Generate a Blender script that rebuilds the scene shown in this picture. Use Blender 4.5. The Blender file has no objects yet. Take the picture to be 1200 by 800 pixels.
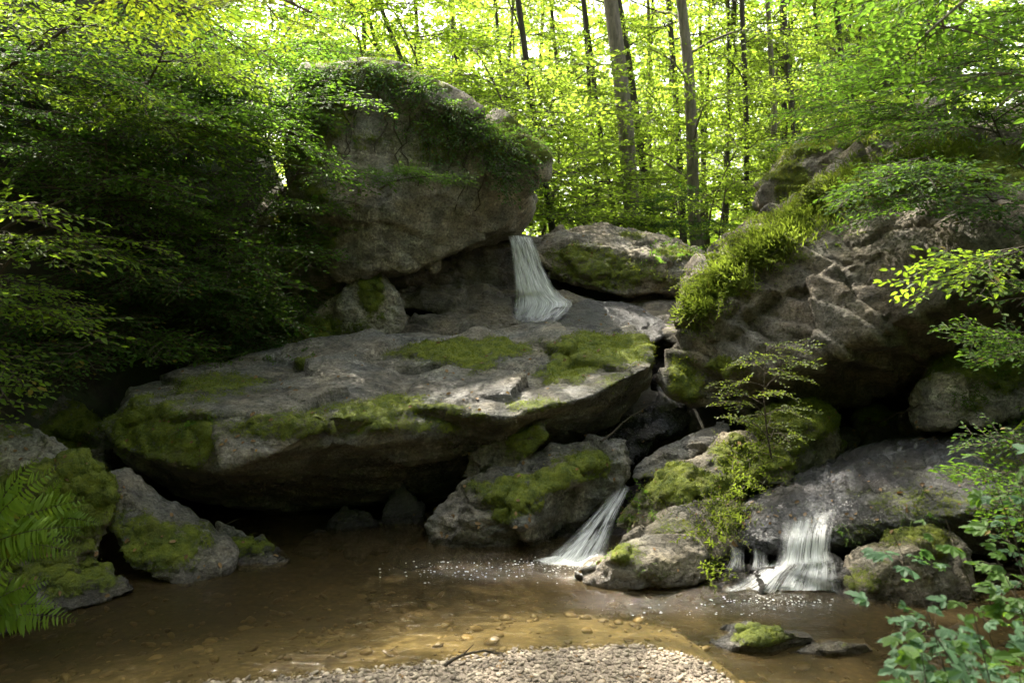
import bpy, bmesh, math, random
import numpy as np
from mathutils import Vector, Matrix, Euler

# ------------------------------------------------------------------ camera
SC = bpy.context.scene
COL = SC.collection
FPX = 1200 * 28 / 36
CAMZ = 2.0
TH = math.atan(70 / FPX)
cam_d = bpy.data.cameras.new("camera")
cam = bpy.data.objects.new("camera", cam_d)
COL.objects.link(cam)
cam.location = (0, 0, CAMZ)
cam.rotation_euler = (math.pi / 2 - TH, 0, 0)
cam_d.lens = 28
cam_d.sensor_width = 36
cam_d.clip_start = 0.05
cam_d.clip_end = 2000
cam_d.dof.use_dof = True
cam_d.dof.focus_distance = 6.8
cam_d.dof.aperture_fstop = 2.5
SC.camera = cam

# ------------------------------------------------------------------ sky, sun, exposure
SUN_EL = math.radians(52)
SUN_AZ = math.radians(-28)          # measured from +Y towards +X: behind the falls, to the left
w = bpy.data.worlds.new("World")
SC.world = w
w.use_nodes = True
nt = w.node_tree
bg = nt.nodes["Background"]
sky = nt.nodes.new("ShaderNodeTexSky")
sky.sky_type = 'NISHITA'
sky.sun_disc = False
sky.sun_elevation = SUN_EL
sky.sun_rotation = SUN_AZ
sky.air_density = 1.0
sky.dust_density = 3.0
sky.ozone_density = 1.0
bg.inputs[1].default_value = 0.15
# a thin veil of high cloud takes most of the blue out of the sky
bw = nt.nodes.new("ShaderNodeRGBToBW"); nt.links.new(sky.outputs[0], bw.inputs[0])
veil = nt.nodes.new("ShaderNodeMix"); veil.data_type = 'RGBA'; veil.blend_type = 'MULTIPLY'
veil.inputs[0].default_value = 1.0; nt.links.new(bw.outputs[0], veil.inputs[6]); veil.inputs[7].default_value = (1.06, 1.0, .93, 1)
mixs = nt.nodes.new("ShaderNodeMix"); mixs.data_type = 'RGBA'; mixs.inputs[0].default_value = .75
nt.links.new(sky.outputs[0], mixs.inputs[6]); nt.links.new(veil.outputs[2], mixs.inputs[7])
nt.links.new(mixs.outputs[2], bg.inputs[0])
sd = bpy.data.lights.new("sun", 'SUN')
sd.energy = 3.8
sd.angle = math.radians(0.6)
sd.color = (1.0, 0.93, 0.80)
sun = bpy.data.objects.new("sun", sd)
COL.objects.link(sun)
sdir = Vector((math.sin(SUN_AZ) * math.cos(SUN_EL), math.cos(SUN_AZ) * math.cos(SUN_EL), math.sin(SUN_EL)))
sun.rotation_euler = sdir.to_track_quat('Z', 'Y').to_euler()
sun.location = (0, 0, 60)
vs = SC.view_settings
vs.view_transform = 'Standard'
vs.look = 'None'
vs.exposure = 3.2
vs.gamma = 1
vs.use_curve_mapping = False
SC.cycles.max_bounces = 7
SC.cycles.diffuse_bounces = 3
SC.cycles.glossy_bounces = 3
SC.cycles.transmission_bounces = 5
SC.cycles.transparent_max_bounces = 14
SC.cycles.caustics_reflective = False
SC.cycles.caustics_refractive = False
SC.cycles.sample_clamp_indirect = 6
SC.cycles.use_denoising = True

RNG = np.random.default_rng(7)
random.seed(7)


def at(px, py, d):
    """world point seen at photo pixel (px,py) at distance y = d"""
    r = Vector(((px - 600) / FPX, math.cos(TH) + (400 - py) / FPX * math.sin(TH),
                -math.sin(TH) + (400 - py) / FPX * math.cos(TH)))
    return Vector((0, 0, CAMZ)) + r * (d / r.y)


def atz(px, py, z):
    """world point seen at the pixel, at height z"""
    r = at(px, py, 10) - Vector((0, 0, CAMZ))
    return Vector((0, 0, CAMZ)) + r * ((z - CAMZ) / r.z)


def proj(P):
    q = P - np.array([0, 0, CAMZ])
    dep = q[:, 1] * math.cos(TH) - q[:, 2] * math.sin(TH)
    up = q[:, 1] * math.sin(TH) + q[:, 2] * math.cos(TH)
    dep = np.where(dep < .05, .05, dep)
    return 600 + q[:, 0] / dep * FPX, 400 - up / dep * FPX, dep


# ------------------------------------------------------------------ noise
TAB = RNG.random((64, 64, 64)).astype(np.float32)
JIT = RNG.random((32, 32, 32, 3)).astype(np.float32)
JDIR = RNG.normal(size=(32, 32, 32, 3)).astype(np.float32)


def vnoise(P):
    i = np.floor(P).astype(np.int64)
    f = (P - i).astype(np.float32)
    f = f * f * f * (f * (f * 6 - 15) + 10)
    i &= 63
    j = (i + 1) & 63
    x0, y0, z0 = i.T
    x1, y1, z1 = j.T
    fx, fy, fz = f.T
    a = TAB[x0, y0, z0] * (1 - fx) + TAB[x1, y0, z0] * fx
    b = TAB[x0, y1, z0] * (1 - fx) + TAB[x1, y1, z0] * fx
    c = TAB[x0, y0, z1] * (1 - fx) + TAB[x1, y0, z1] * fx
    d = TAB[x0, y1, z1] * (1 - fx) + TAB[x1, y1, z1] * fx
    return (a * (1 - fy) + b * fy) * (1 - fz) + (c * (1 - fy) + d * fy) * fz


ROT = np.array([[0.36, 0.48, -0.8], [-0.8, 0.6, 0.0], [0.48, 0.64, 0.6]])


def fbm(P, scale, octv=4, seed=0.0, gain=.5):
    q = P * scale + seed * 7.31
    s = 0; a = 1; t = 0
    for _ in range(octv):
        s = s + a * (vnoise(q) - .5)
        t += a
        a *= gain
        q = q @ ROT * 2.03 + 11.7
    return s / t * 2


def facets(P, scale, seed=0.0, aniso=(1, 1, 1)):
    """cellular noise: returns planar tilt value per cell and the gap to the next cell"""
    q = P * scale * np.array(aniso) + seed * 5.3
    base = np.floor(q).astype(np.int64)
    best = np.full(len(q), 1e9); second = np.full(len(q), 1e9); val = np.zeros(len(q))
    for dx in (-1, 0, 1):
        for dy in (-1, 0, 1):
            for dz in (-1, 0, 1):
                c = base + np.array([dx, dy, dz])
                k = c & 31
                cp = c + JIT[k[:, 0], k[:, 1], k[:, 2]]
                r = q - cp
                dd = np.einsum('ij,ij->i', r, r)
                v = np.einsum('ij,ij->i', r, JDIR[k[:, 0], k[:, 1], k[:, 2]])
                m = dd < best
                second = np.where(m, best, np.minimum(second, dd))
                val = np.where(m, v, val)
                best = np.where(m, dd, best)
    return val / scale, np.sqrt(second) - np.sqrt(best)


def sstep(a, b, x):
    t = np.clip((x - a) / (b - a), 0, 1)
    return t * t * (3 - 2 * t)


# ------------------------------------------------------------------ mesh helpers
def mk_mesh(name, V, faces, mats, smooth=True, attrs=None):
    """faces: list of (ndarray kx3 or kx4, material index)"""
    me = bpy.data.meshes.new(name)
    V = np.asarray(V, dtype=np.float32)
    nl = sum(f.size for f, _ in faces); nf = sum(len(f) for f, _ in faces)
    me.vertices.add(len(V)); me.loops.add(nl); me.polygons.add(nf)
    me.vertices.foreach_set("co", V.ravel())
    me.loops.foreach_set("vertex_index", np.concatenate([f.ravel() for f, _ in faces]).astype(np.int32))
    tot = np.concatenate([np.full(len(f), f.shape[1], np.int32) for f, _ in faces])
    st = np.concatenate([[0], np.cumsum(tot)[:-1]]).astype(np.int32)
    me.polygons.foreach_set("loop_start", st)
    me.polygons.foreach_set("material_index", np.concatenate([np.full(len(f), m, np.int32) for f, m in faces]))
    me.polygons.foreach_set("use_smooth", np.full(nf, smooth))
    for k, v in (attrs or {}).items():
        v = np.asarray(v, dtype=np.float32)
        if v.ndim == 1:
            a = me.attributes.new(k, 'FLOAT', 'POINT'); a.data.foreach_set("value", v)
        else:
            a = me.attributes.new(k, 'FLOAT_VECTOR', 'POINT'); a.data.foreach_set("vector", v.ravel())
    for m in mats:
        me.materials.append(m)
    me.update()
    me.validate()
    return me


def link(name, me, parent=None, loc=(0, 0, 0)):
    o = bpy.data.objects.new(name, me)
    COL.objects.link(o)
    o.location = loc
    if parent is not None:
        o.parent = parent
    return o


def tag(o, label=None, cat=None, group=None, kind=None):
    if label: o["label"] = label
    if cat: o["category"] = cat
    if group: o["group"] = group
    if kind: o["kind"] = kind
    return o


class MB:
    def __init__(s):
        s.v = []; s.f = []; s.n = 0; s.r = []

    def add(s, V, F, mat=0, rnd=None):
        V = np.asarray(V, dtype=np.float64); F = np.asarray(F, dtype=np.int64)
        s.v.append(V); s.f.append((F + s.n, mat)); s.n += len(V)
        s.r.append(np.full(len(V), random.random()) if rnd is None else np.asarray(rnd))

    def tube(s, pts, rad, sides=6, mat=0):
        V, F = tube(pts, rad, sides)
        s.add(V, F, mat)

    def mesh(s, name, mats, smooth=True, attrs=None):
        a = {"rnd": np.concatenate(s.r)}
        a.update(attrs or {})
        return mk_mesh(name, np.concatenate(s.v), s.f, mats, smooth, a)

    def build(s, name, mats, parent=None, loc=(0, 0, 0), smooth=True):
        return link(name, s.mesh(name, mats, smooth), parent, loc)


def tube(pts, rad, sides=6):
    P = np.array([list(p) for p in pts], float)
    n = len(P)
    T = np.gradient(P, axis=0)
    T /= np.linalg.norm(T, axis=1)[:, None] + 1e-9
    ref = np.array([0.13, 0.97, 0.2]) if abs(T[0] @ np.array([0.13, 0.97, 0.2])) < .9 else np.array([1., 0, 0])
    A = np.cross(T, ref); A /= np.linalg.norm(A, axis=1)[:, None] + 1e-9
    B = np.cross(T, A)
    ang = np.arange(sides) / sides * 2 * math.pi
    R = np.asarray(rad, float) * np.ones(n)
    V = P[:, None, :] + R[:, None, None] * (A[:, None, :] * np.cos(ang)[None, :, None] + B[:, None, :] * np.sin(ang)[None, :, None])
    i = np.arange(n - 1)[:, None] * sides; j = np.arange(sides)[None, :]; k = (j + 1) % sides
    F = np.stack([i + j, i + k, i + sides + k, i + sides + j], -1).reshape(-1, 4)
    return V.reshape(-1, 3), F


LEAF = np.array([[0, 0, 0], [.28, .24, .05], [.68, .2, .03], [1, 0, -.08], [.68, -.2, .03], [.28, -.24, .05]])
LF = np.array([[0, 1, 2, 3], [0, 3, 4, 5]])


def leaves(mb, pos, axis, nrm, size, width=1.0, mat=0, tmpl=LEAF, faces=LF):
    pos = np.asarray(pos, float); axis = np.asarray(axis, float); nrm = np.asarray(nrm, float)
    X = axis / (np.linalg.norm(axis, axis=1)[:, None] + 1e-9)
    Y = np.cross(nrm, X); Y /= np.linalg.norm(Y, axis=1)[:, None] + 1e-9
    Z = np.cross(X, Y)
    s = np.asarray(size)[:, None, None] * np.ones((len(pos), 1, 1))
    V = pos[:, None, :] + s * (tmpl[None, :, 0:1] * X[:, None] + tmpl[None, :, 1:2] * width * Y[:, None] + tmpl[None, :, 2:3] * Z[:, None])
    nv = len(tmpl)
    F = (np.arange(len(pos))[:, None, None] * nv + faces[None]).reshape(-1, faces.shape[1])
    mb.add(V.reshape(-1, 3), F, mat, np.repeat(RNG.random(len(pos)), nv))


# ------------------------------------------------------------------ materials
def newmat(name):
    m = bpy.data.materials.new(name); m.use_nodes = True
    t = m.node_tree
    for n in list(t.nodes): t.nodes.remove(n)
    out = t.nodes.new("ShaderNodeOutputMaterial")
    return m, t, out


class N:
    """tiny node helper"""
    def __init__(s, t): s.t = t

    def new(s, typ, **kw):
        n = s.t.nodes.new(typ)
        for k, v in kw.items(): setattr(n, k, v)
        return n

    def L(s, a, b): s.t.links.new(a, b)

    def inp(s, sock, v):
        if isinstance(v, bpy.types.NodeSocket): s.L(v, sock)
        elif isinstance(v, (tuple, list)) and len(v) == 3 and sock.type == 'RGBA': sock.default_value = (*v, 1)
        else: sock.default_value = v

    def noise(s, vec, scale, detail=6, rough=.55, dist=0.0):
        n = s.new("ShaderNodeTexNoise"); s.L(vec, n.inputs['Vector'])
        n.inputs['Scale'].default_value = scale; n.inputs['Detail'].default_value = detail
        n.inputs['Roughness'].default_value = rough; n.inputs['Distortion'].default_value = dist
        return n.outputs['Fac']

    def voro(s, vec, scale, feat='F1', rand=1.0):
        n = s.new("ShaderNodeTexVoronoi", feature=feat); s.L(vec, n.inputs['Vector'])
        n.inputs['Scale'].default_value = scale
        return n.outputs['Distance']

    def ramp(s, fac, stops):
        n = s.new("ShaderNodeValToRGB"); s.L(fac, n.inputs[0])
        e = n.color_ramp.elements
        while len(e) < len(stops): e.new(.5)
        for i, (p, c) in enumerate(stops):
            e[i].position = p
            e[i].color = (c, c, c, 1) if not isinstance(c, tuple) else (*c, 1)
        return n.outputs[0]

    def mix(s, f, a, b, blend='MIX'):
        n = s.new("ShaderNodeMix", data_type='RGBA', blend_type=blend)
        s.inp(n.inputs[0], f); s.inp(n.inputs[6], a); s.inp(n.inputs[7], b)
        return n.outputs[2]

    def math(s, op, a, b=0.0, c=0.0, clamp=False):
        n = s.new("ShaderNodeMath", operation=op, use_clamp=clamp)
        s.inp(n.inputs[0], a); s.inp(n.inputs[1], b); s.inp(n.inputs[2], c)
        return n.outputs[0]

    def attr(s, name):
        n = s.new("ShaderNodeAttribute", attribute_name=name)
        return n

    def coord(s):
        return s.new("ShaderNodeTexCoord").outputs['Object']

    def mapping(s, vec, scale=(1, 1, 1), rot=(0, 0, 0)):
        n = s.new("ShaderNodeMapping"); s.L(vec, n.inputs[0])
        n.inputs['Scale'].default_value = scale; n.inputs['Rotation'].default_value = rot
        return n.outputs[0]

    def bump(s, h, strength, dist, nrm=None):
        n = s.new("ShaderNodeBump"); s.L(h, n.inputs['Height'])
        n.inputs['Strength'].default_value = strength; n.inputs['Distance'].default_value = dist
        if nrm is not None: s.L(nrm, n.inputs['Normal'])
        return n.outputs[0]


def rock_mat(name, dark, mid, pale, lichen=.5, stain=.5, bed=(0, 0, 0)):
    m, t, out = newmat(name)
    n = N(t)
    co = n.coord()
    big = n.noise(co, 1.1, 5, .6)
    med = n.noise(co, 5.5, 8, .65, .4)
    fine = n.noise(co, 38, 6, .7)
    c = n.mix(n.ramp(big, [(.32, 0.0), (.66, 1.0)]), dark, mid)
    c = n.mix(n.ramp(med, [(.42, 0.0), (.62, 1.0)]), c, mid)
    # pale crustose lichen in blotches
    lv = n.noise(co, 9, 4, .75, 1.2)
    lf = n.math('MULTIPLY', n.ramp(lv, [(.54, 0.0), (.60, 1.0)]), n.ramp(n.noise(co, 2.3, 3), [(.42, 0.0), (.6, 1.0)]))
    c = n.mix(n.math('MULTIPLY', lf, lichen), c, pale)
    # warm/cool mineral tint
    tint = n.ramp(n.noise(co, 2.7, 3), [(.35, (.93, .97, 1.0)), (.65, (1.08, 1.0, .88))])
    c = n.mix(1.0, c, tint, 'MULTIPLY')
    sp = n.ramp(fine, [(.36, .35), (.52, 1.0), (.68, 1.45)])
    c = n.mix(.8, c, sp, 'MULTIPLY')
    # dark stains
    sn = n.ramp(n.noise(n.mapping(co, (3.2, 3.2, .8)), 1.6, 6, .65), [(.45, 1.0), (.62, .35)])
    c = n.mix(stain, c, sn, 'MULTIPLY')
    layer = n.noise(n.mapping(co, (1.2, 1.2, 14), bed), 1.5, 7, .7, .6)
    c = n.mix(.5, c, n.ramp(layer, [(.35, .55), (.6, 1.15)]), 'MULTIPLY')
    # moss
    ma = n.attr("moss").outputs['Fac']
    mn = n.noise(co, 13, 7, .7)
    mn = n.math('ADD', mn, n.math('MULTIPLY', n.math('SUBTRACT', n.noise(co, 42, 5, .75), .5), .9))
    mf = n.math('MULTIPLY_ADD', mn, 1.7, n.math('SUBTRACT', ma, 1.38))
    mf = n.math('MULTIPLY', mf, 4.2, clamp=True)
    mc = n.mix(n.ramp(n.noise(co, 11, 6, .75), [(.38, 0.0), (.62, 1.0)]), (.030, .055, .006), (.22, .245, .012))
    mc = n.mix(n.ramp(n.noise(co, 70, 4, .8), [(.35, 0.0), (.7, 1.0)]), mc, (.16, .2, .03))
    mc = n.mix(n.ramp(n.noise(co, 3.1, 4, .6), [(.55, 0.0), (.75, .7)]), mc, (.075, .06, .022))
    # film of algae around the cushions
    gf = n.math('MULTIPLY', n.math('MULTIPLY', ma, .8, clamp=True), n.ramp(med, [(.35, 0.0), (.6, 1.0)]))
    c = n.mix(gf, c, n.mix(1.0, c, (.34, .44, .13), 'MULTIPLY'))
    # wetness, and painted shade under the great slab
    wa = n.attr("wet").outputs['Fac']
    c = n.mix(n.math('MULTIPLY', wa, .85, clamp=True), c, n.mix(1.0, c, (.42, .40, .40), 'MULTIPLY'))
    c = n.mix(mf, c, mc)
    b = n.new("ShaderNodeBsdfPrincipled")
    n.L(c, b.inputs['Base Color'])
    wr = n.math('MULTIPLY', wa, n.math('SUBTRACT', 1.0, n.math('MULTIPLY', mf, .7)), clamp=True)
    rr = n.math('MULTIPLY_ADD', wr, -.68, .86)
    rr = n.math('ADD', rr, n.math('MULTIPLY', n.math('SUBTRACT', fine, .5), .25))
    n.L(rr, b.inputs['Roughness'])
    b.inputs['Specular IOR Level'].default_value = .35
    pit = n.ramp(n.voro(co, 26), [(.1, 0.0), (.45, 1.0)])
    nb = n.bump(med, 1.0, .10)
    wc = n.mix(.12, n.mapping(co, (1, 1, 1)), n.new('ShaderNodeTexNoise').outputs['Color'])
    ck = n.ramp(n.voro(n.mapping(wc, (1, 1, 2.4), bed), 4.3, 'DISTANCE_TO_EDGE'), [(.0, 0.0), (.03, 1.0)])
    nb = n.bump(ck, .45, .03, nb)
    nb = n.bump(layer, .55, .045, nb)
    nb = n.bump(pit, .45, .014, nb)
    nb = n.bump(fine, 1.0, .028, nb)
    nb = n.bump(n.math('MULTIPLY', n.noise(co, 90, 5, .8), mf), .9, .03, nb)
    n.L(nb, b.inputs['Normal'])
    n.L(b.outputs[0], out.inputs[0])
    return m


M_GREY = rock_mat("grey_gneiss", (.10, .095, .085), (.25, .235, .205), (.44, .42, .37), .7, .6, (.25, .1, 0))
M_TAN = rock_mat("tan_gneiss", (.09, .078, .06), (.275, .245, .195), (.38, .345, .28), .35, .6, (0, -.5, 0))
M_PALE = rock_mat("pale_lichen_rock", (.13, .12, .10), (.37, .34, .285), (.58, .55, .45), .95, .5, (.2, .4, 0))
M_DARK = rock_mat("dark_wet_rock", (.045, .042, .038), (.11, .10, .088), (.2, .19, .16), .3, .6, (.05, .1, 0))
M_SLATE = rock_mat("blue_grey_wet_rock", (.07, .07, .075), (.16, .16, .17), (.3, .3, .3), .4, .5, (.1, -.6, 0))


def leaf_mat(name, c1, c2, tr, gloss=.42, tf=.5, hue=.0):
    m, t, out = newmat(name)
    n = N(t)
    r = n.attr("rnd").outputs['Fac']
    oi = n.new("ShaderNodeObjectInfo").outputs['Random']
    f = n.math('ADD', n.math('MULTIPLY', r, .6), n.math('MULTIPLY', oi, .4))
    c = n.mix(f, c1, c2)
    c = n.mix(n.ramp(r, [(.965, 0.0), (.985, .8)]), c, (.22, .13, .02))
    b = n.new("ShaderNodeBsdfPrincipled")
    n.L(c, b.inputs['Base Color']); b.inputs['Roughness'].default_value = gloss
    b.inputs['Specular IOR Level'].default_value = .3
    tl = n.new("ShaderNodeBsdfTranslucent")
    n.L(n.mix(f, tr, tuple(x * .62 for x in tr)), tl.inputs[0])
    mx = n.new("ShaderNodeMixShader"); mx.inputs[0].default_value = tf
    n.L(b.outputs[0], mx.inputs[1]); n.L(tl.outputs[0], mx.inputs[2])
    n.L(mx.outputs[0], out.inputs[0])
    return m


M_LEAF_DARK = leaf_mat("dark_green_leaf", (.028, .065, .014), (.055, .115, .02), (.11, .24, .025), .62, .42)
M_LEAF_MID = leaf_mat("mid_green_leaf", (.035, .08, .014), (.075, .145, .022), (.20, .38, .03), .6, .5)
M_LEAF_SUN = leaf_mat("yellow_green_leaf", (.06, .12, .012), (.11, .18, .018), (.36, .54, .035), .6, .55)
M_LEAF_FOREST = leaf_mat("forest_leaf", (.055, .11, .014), (.12, .16, .02), (.42, .60, .05), .5, .6)
M_LEAF_BLUE = leaf_mat("blue_green_leaf", (.035, .085, .04), (.07, .14, .06), (.14, .30, .06), .6, .4)
M_FERN = leaf_mat("fern_leaf", (.08, .15, .016), (.15, .24, .025), (.35, .5, .04), .5, .5)
M_MOSSB = leaf_mat("moss_blade", (.06, .085, .008), (.20, .23, .015), (.28, .34, .02), .6, .4)
M_GRASS = leaf_mat("grass_blade", (.06, .10, .015), (.15, .19, .03), (.3, .4, .04), .5, .45)


def bark_mat(name, a, b_, moss=.3):
    m, t, out = newmat(name); n = N(t)
    co = n.coord()
    f = n.noise(n.mapping(co, (9, 9, 1.6)), 2.2, 8, .7, .6)
    c = n.mix(n.ramp(f, [(.35, 0.0), (.65, 1.0)]), a, b_)
    c = n.mix(n.math('MULTIPLY', n.ramp(n.noise(co, 2.1, 4), [(.5, 0.0), (.62, 1.0)]), moss), c, (.06, .09, .02))
    b = n.new("ShaderNodeBsdfPrincipled"); n.L(c, b.inputs['Base Color']); b.inputs['Roughness'].default_value = .9
    n.L(n.bump(f, .9, .03), b.inputs['Normal']); n.L(b.outputs[0], out.inputs[0])
    return m


M_BARK = bark_mat("grey_brown_bark", (.08, .068, .053), (.23, .195, .15))
M_BARK_DARK = bark_mat("dark_bark", (.018, .015, .011), (.06, .05, .036))
M_TWIG = bark_mat("twig_bark", (.035, .028, .018), (.09, .07, .045), 0)


def simple(name, c1, c2, scale=8, rough=.9, bump=.5, dist=.03):
    m, t, out = newmat(name); n = N(t); co = n.coord()
    f = n.noise(co, scale, 8, .65)
    c = n.mix(n.ramp(f, [(.35, 0.0), (.65, 1.0)]), c1, c2)
    b = n.new("ShaderNodeBsdfPrincipled"); n.L(c, b.inputs['Base Color']); b.inputs['Roughness'].default_value = rough
    n.L(n.bump(f, bump, dist), b.inputs['Normal']); n.L(b.outputs[0], out.inputs[0])
    return m


M_SOIL = simple("leaf_litter_soil", (.012, .010, .006), (.05, .04, .022), 5)


def bed_mat():
    m, t, out = newmat("stream_bed"); n = N(t); co = n.coord()
    bar = n.attr("bar").outputs['Fac']
    f = n.noise(co, 4.5, 8, .65); f2 = n.noise(co, 1.1, 4, .6)
    sand = n.mix(n.ramp(f, [(.3, 0.0), (.7, 1.0)]), (.095, .075, .038), (.25, .195, .10))
    silt = n.mix(n.ramp(f2, [(.35, 0.0), (.65, 1.0)]), (.06, .045, .02), (.15, .11, .05))
    c = n.mix(n.attr("silt").outputs['Fac'], sand, silt)
    v = n.ramp(n.voro(co, 17), [(.1, 1.15), (.6, .55)])
    c = n.mix(.7, c, v, 'MULTIPLY')
    c = n.mix(bar, c, n.mix(f, (.14, .11, .08), (.26, .21, .16)))
    forest = n.mix(n.ramp(f, [(.35, 0.0), (.65, 1.0)]), (.010, .009, .005), (.042, .036, .018))
    forest = n.mix(n.ramp(n.noise(co, 1.7, 5, .6), [(.45, 0.0), (.6, .8)]), forest, (.025, .045, .010))
    c = n.mix(n.attr("soil").outputs['Fac'], c, forest)
    b = n.new("ShaderNodeBsdfPrincipled"); n.L(c, b.inputs['Base Color']); b.inputs['Roughness'].default_value = .85
    n.L(n.bump(n.noise(co, 14, 7, .7), .7, .04), b.inputs['Normal']); n.L(b.outputs[0], out.inputs[0])
    return m


def water_mat():
    m, t, out = newmat("stream_water"); n = N(t); co = n.coord()
    rough = n.attr("chop").outputs['Fac']
    r1 = n.noise(n.mapping(co, (1.0, 2.6, 1)), 5.5, 4, .55, .3)
    r2 = n.noise(n.mapping(co, (1.0, 2.0, 1)), 26, 5, .65, .5)
    r3 = n.noise(n.mapping(co, (1.0, 1.5, 1)), 48, 3, .7, .8)
    h = n.math('MULTIPLY_ADD', n.math('MULTIPLY', r2, rough), .55, n.math('MULTIPLY', r1, .5))
    h = n.math('MULTIPLY_ADD', n.math('MULTIPLY', r3, n.math('MULTIPLY', rough, rough)), .5, h)
    h = n.math('MULTIPLY_ADD', r2, .05, h)
    nb = n.bump(h, .55, .05)
    tr = n.new("ShaderNodeBsdfTransparent"); tr.inputs[0].default_value = (.76, .71, .54, 1)
    gl = n.new("ShaderNodeBsdfGlossy"); gl.inputs['Roughness'].default_value = .07; gl.inputs[0].default_value = (1, 1, 1, 1)
    n.L(nb, gl.inputs['Normal'])
    fr = n.new("ShaderNodeFresnel"); fr.inputs[0].default_value = 1.33; n.L(nb, fr.inputs['Normal'])
    mx = n.new("ShaderNodeMixShader"); n.L(fr.outputs[0], mx.inputs[0]); n.L(tr.outputs[0], mx.inputs[1]); n.L(gl.outputs[0], mx.inputs[2])
    sl = n.new("ShaderNodeBsdfDiffuse"); sl.inputs[0].default_value = (.23, .165, .075, 1)
    ms = n.new("ShaderNodeMixShader"); ms.inputs[0].default_value = .10; n.L(tr.outputs[0], ms.inputs[1]); n.L(sl.outputs[0], ms.inputs[2]); n.L(ms.outputs[0], mx.inputs[1])
    df = n.new("ShaderNodeBsdfDiffuse"); df.inputs[0].default_value = (.66, .66, .63, 1)
    fo = n.attr("foam").outputs['Fac']
    ff = n.math('MULTIPLY', n.math('SUBTRACT', n.math('ADD', fo, n.math('MULTIPLY', n.noise(n.mapping(co, (1, 2.6, 1)), 9, 8, .75, 1.6), 1.3)), 1.18), 3.0, clamp=True)
    ff = n.math('MULTIPLY', ff, .85)
    m2 = n.new("ShaderNodeMixShader"); n.L(ff, m2.inputs[0]); n.L(mx.outputs[0], m2.inputs[1]); n.L(df.outputs[0], m2.inputs[2])
    n.L(m2.outputs[0], out.inputs[0])
    return m


def fall_mat():
    m, t, out = newmat("falling_water"); n = N(t)
    fl = n.attr("flow").outputs['Vector']
    a = n.noise(n.mapping(fl, (1, 1, 1)), 1.0, 3, .6, .15)
    a2 = n.noise(n.mapping(fl, (.22, .8, 1.7)), 1.0, 3, .6, .3)
    den = n.attr("dens").outputs['Fac']
    x = n.math('ADD', n.math('MULTIPLY', n.math('SUBTRACT', a, .5), 2.2), n.math('MULTIPLY', n.math('SUBTRACT', a2, .5), 3.4))
    al = n.math('MULTIPLY', n.math('ADD', n.math('ADD', x, .38), 0.0, clamp=True), den, clamp=True)
    d = n.new("ShaderNodeBsdfDiffuse"); d.inputs[0].default_value = (.88, .89, .89, 1)
    tl = n.new("ShaderNodeBsdfTranslucent"); tl.inputs[0].default_value = (.88, .89, .89, 1)
    m1 = n.new("ShaderNodeMixShader"); m1.inputs[0].default_value = .45; n.L(d.outputs[0], m1.inputs[1]); n.L(tl.outputs[0], m1.inputs[2])
    tr = n.new("ShaderNodeBsdfTransparent")
    m3 = n.new("ShaderNodeMixShader"); n.L(al, m3.inputs[0]); n.L(tr.outputs[0], m3.inputs[1]); n.L(m1.outputs[0], m3.inputs[2])
    n.L(m3.outputs[0], out.inputs[0])
    return m


def pebble_mat(name, a, b_, c_, rough=.75):
    m, t, out = newmat(name); n = N(t); co = n.coord()
    r = n.attr("rnd").outputs['Fac']
    c = n.ramp(r, [(0.0, a), (.5, b_), (.9, c_), (1.0, tuple(x * 1.2 for x in c_))])
    c = n.mix(.6, c, n.ramp(n.noise(co, 60, 5, .7), [(.3, .6), (.7, 1.2)]), 'MULTIPLY')
    b = n.new("ShaderNodeBsdfPrincipled"); n.L(c, b.inputs['Base Color']); b.inputs['Roughness'].default_value = rough
    n.L(n.bump(n.noise(co, 90, 4, .7), .3, .004), b.inputs['Normal'])
    n.L(b.outputs[0], out.inputs[0])
    return m


M_BED = bed_mat()
M_WATER = water_mat()
M_FALL = fall_mat()
M_PEB = pebble_mat("gravel_stone", (.08, .06, .04), (.19, .15, .105), (.31, .26, .19))
M_PEBWET = pebble_mat("stream_stone", (.06, .04, .018), (.13, .09, .04), (.22, .16, .075), .5)

# ------------------------------------------------------------------ ground
YE = np.array([(-9, .8), (-6, 1.4), (-3, 3.1), (-1.75, 3.84), (-.66, 4.03), (0, 4.23), (.74, 4.29), (1.0, 4.14), (1.14, 3.82), (1.25, 3.3), (1.5, 2.5), (2.5, .8), (6, -.3), (9, -1)])


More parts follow.
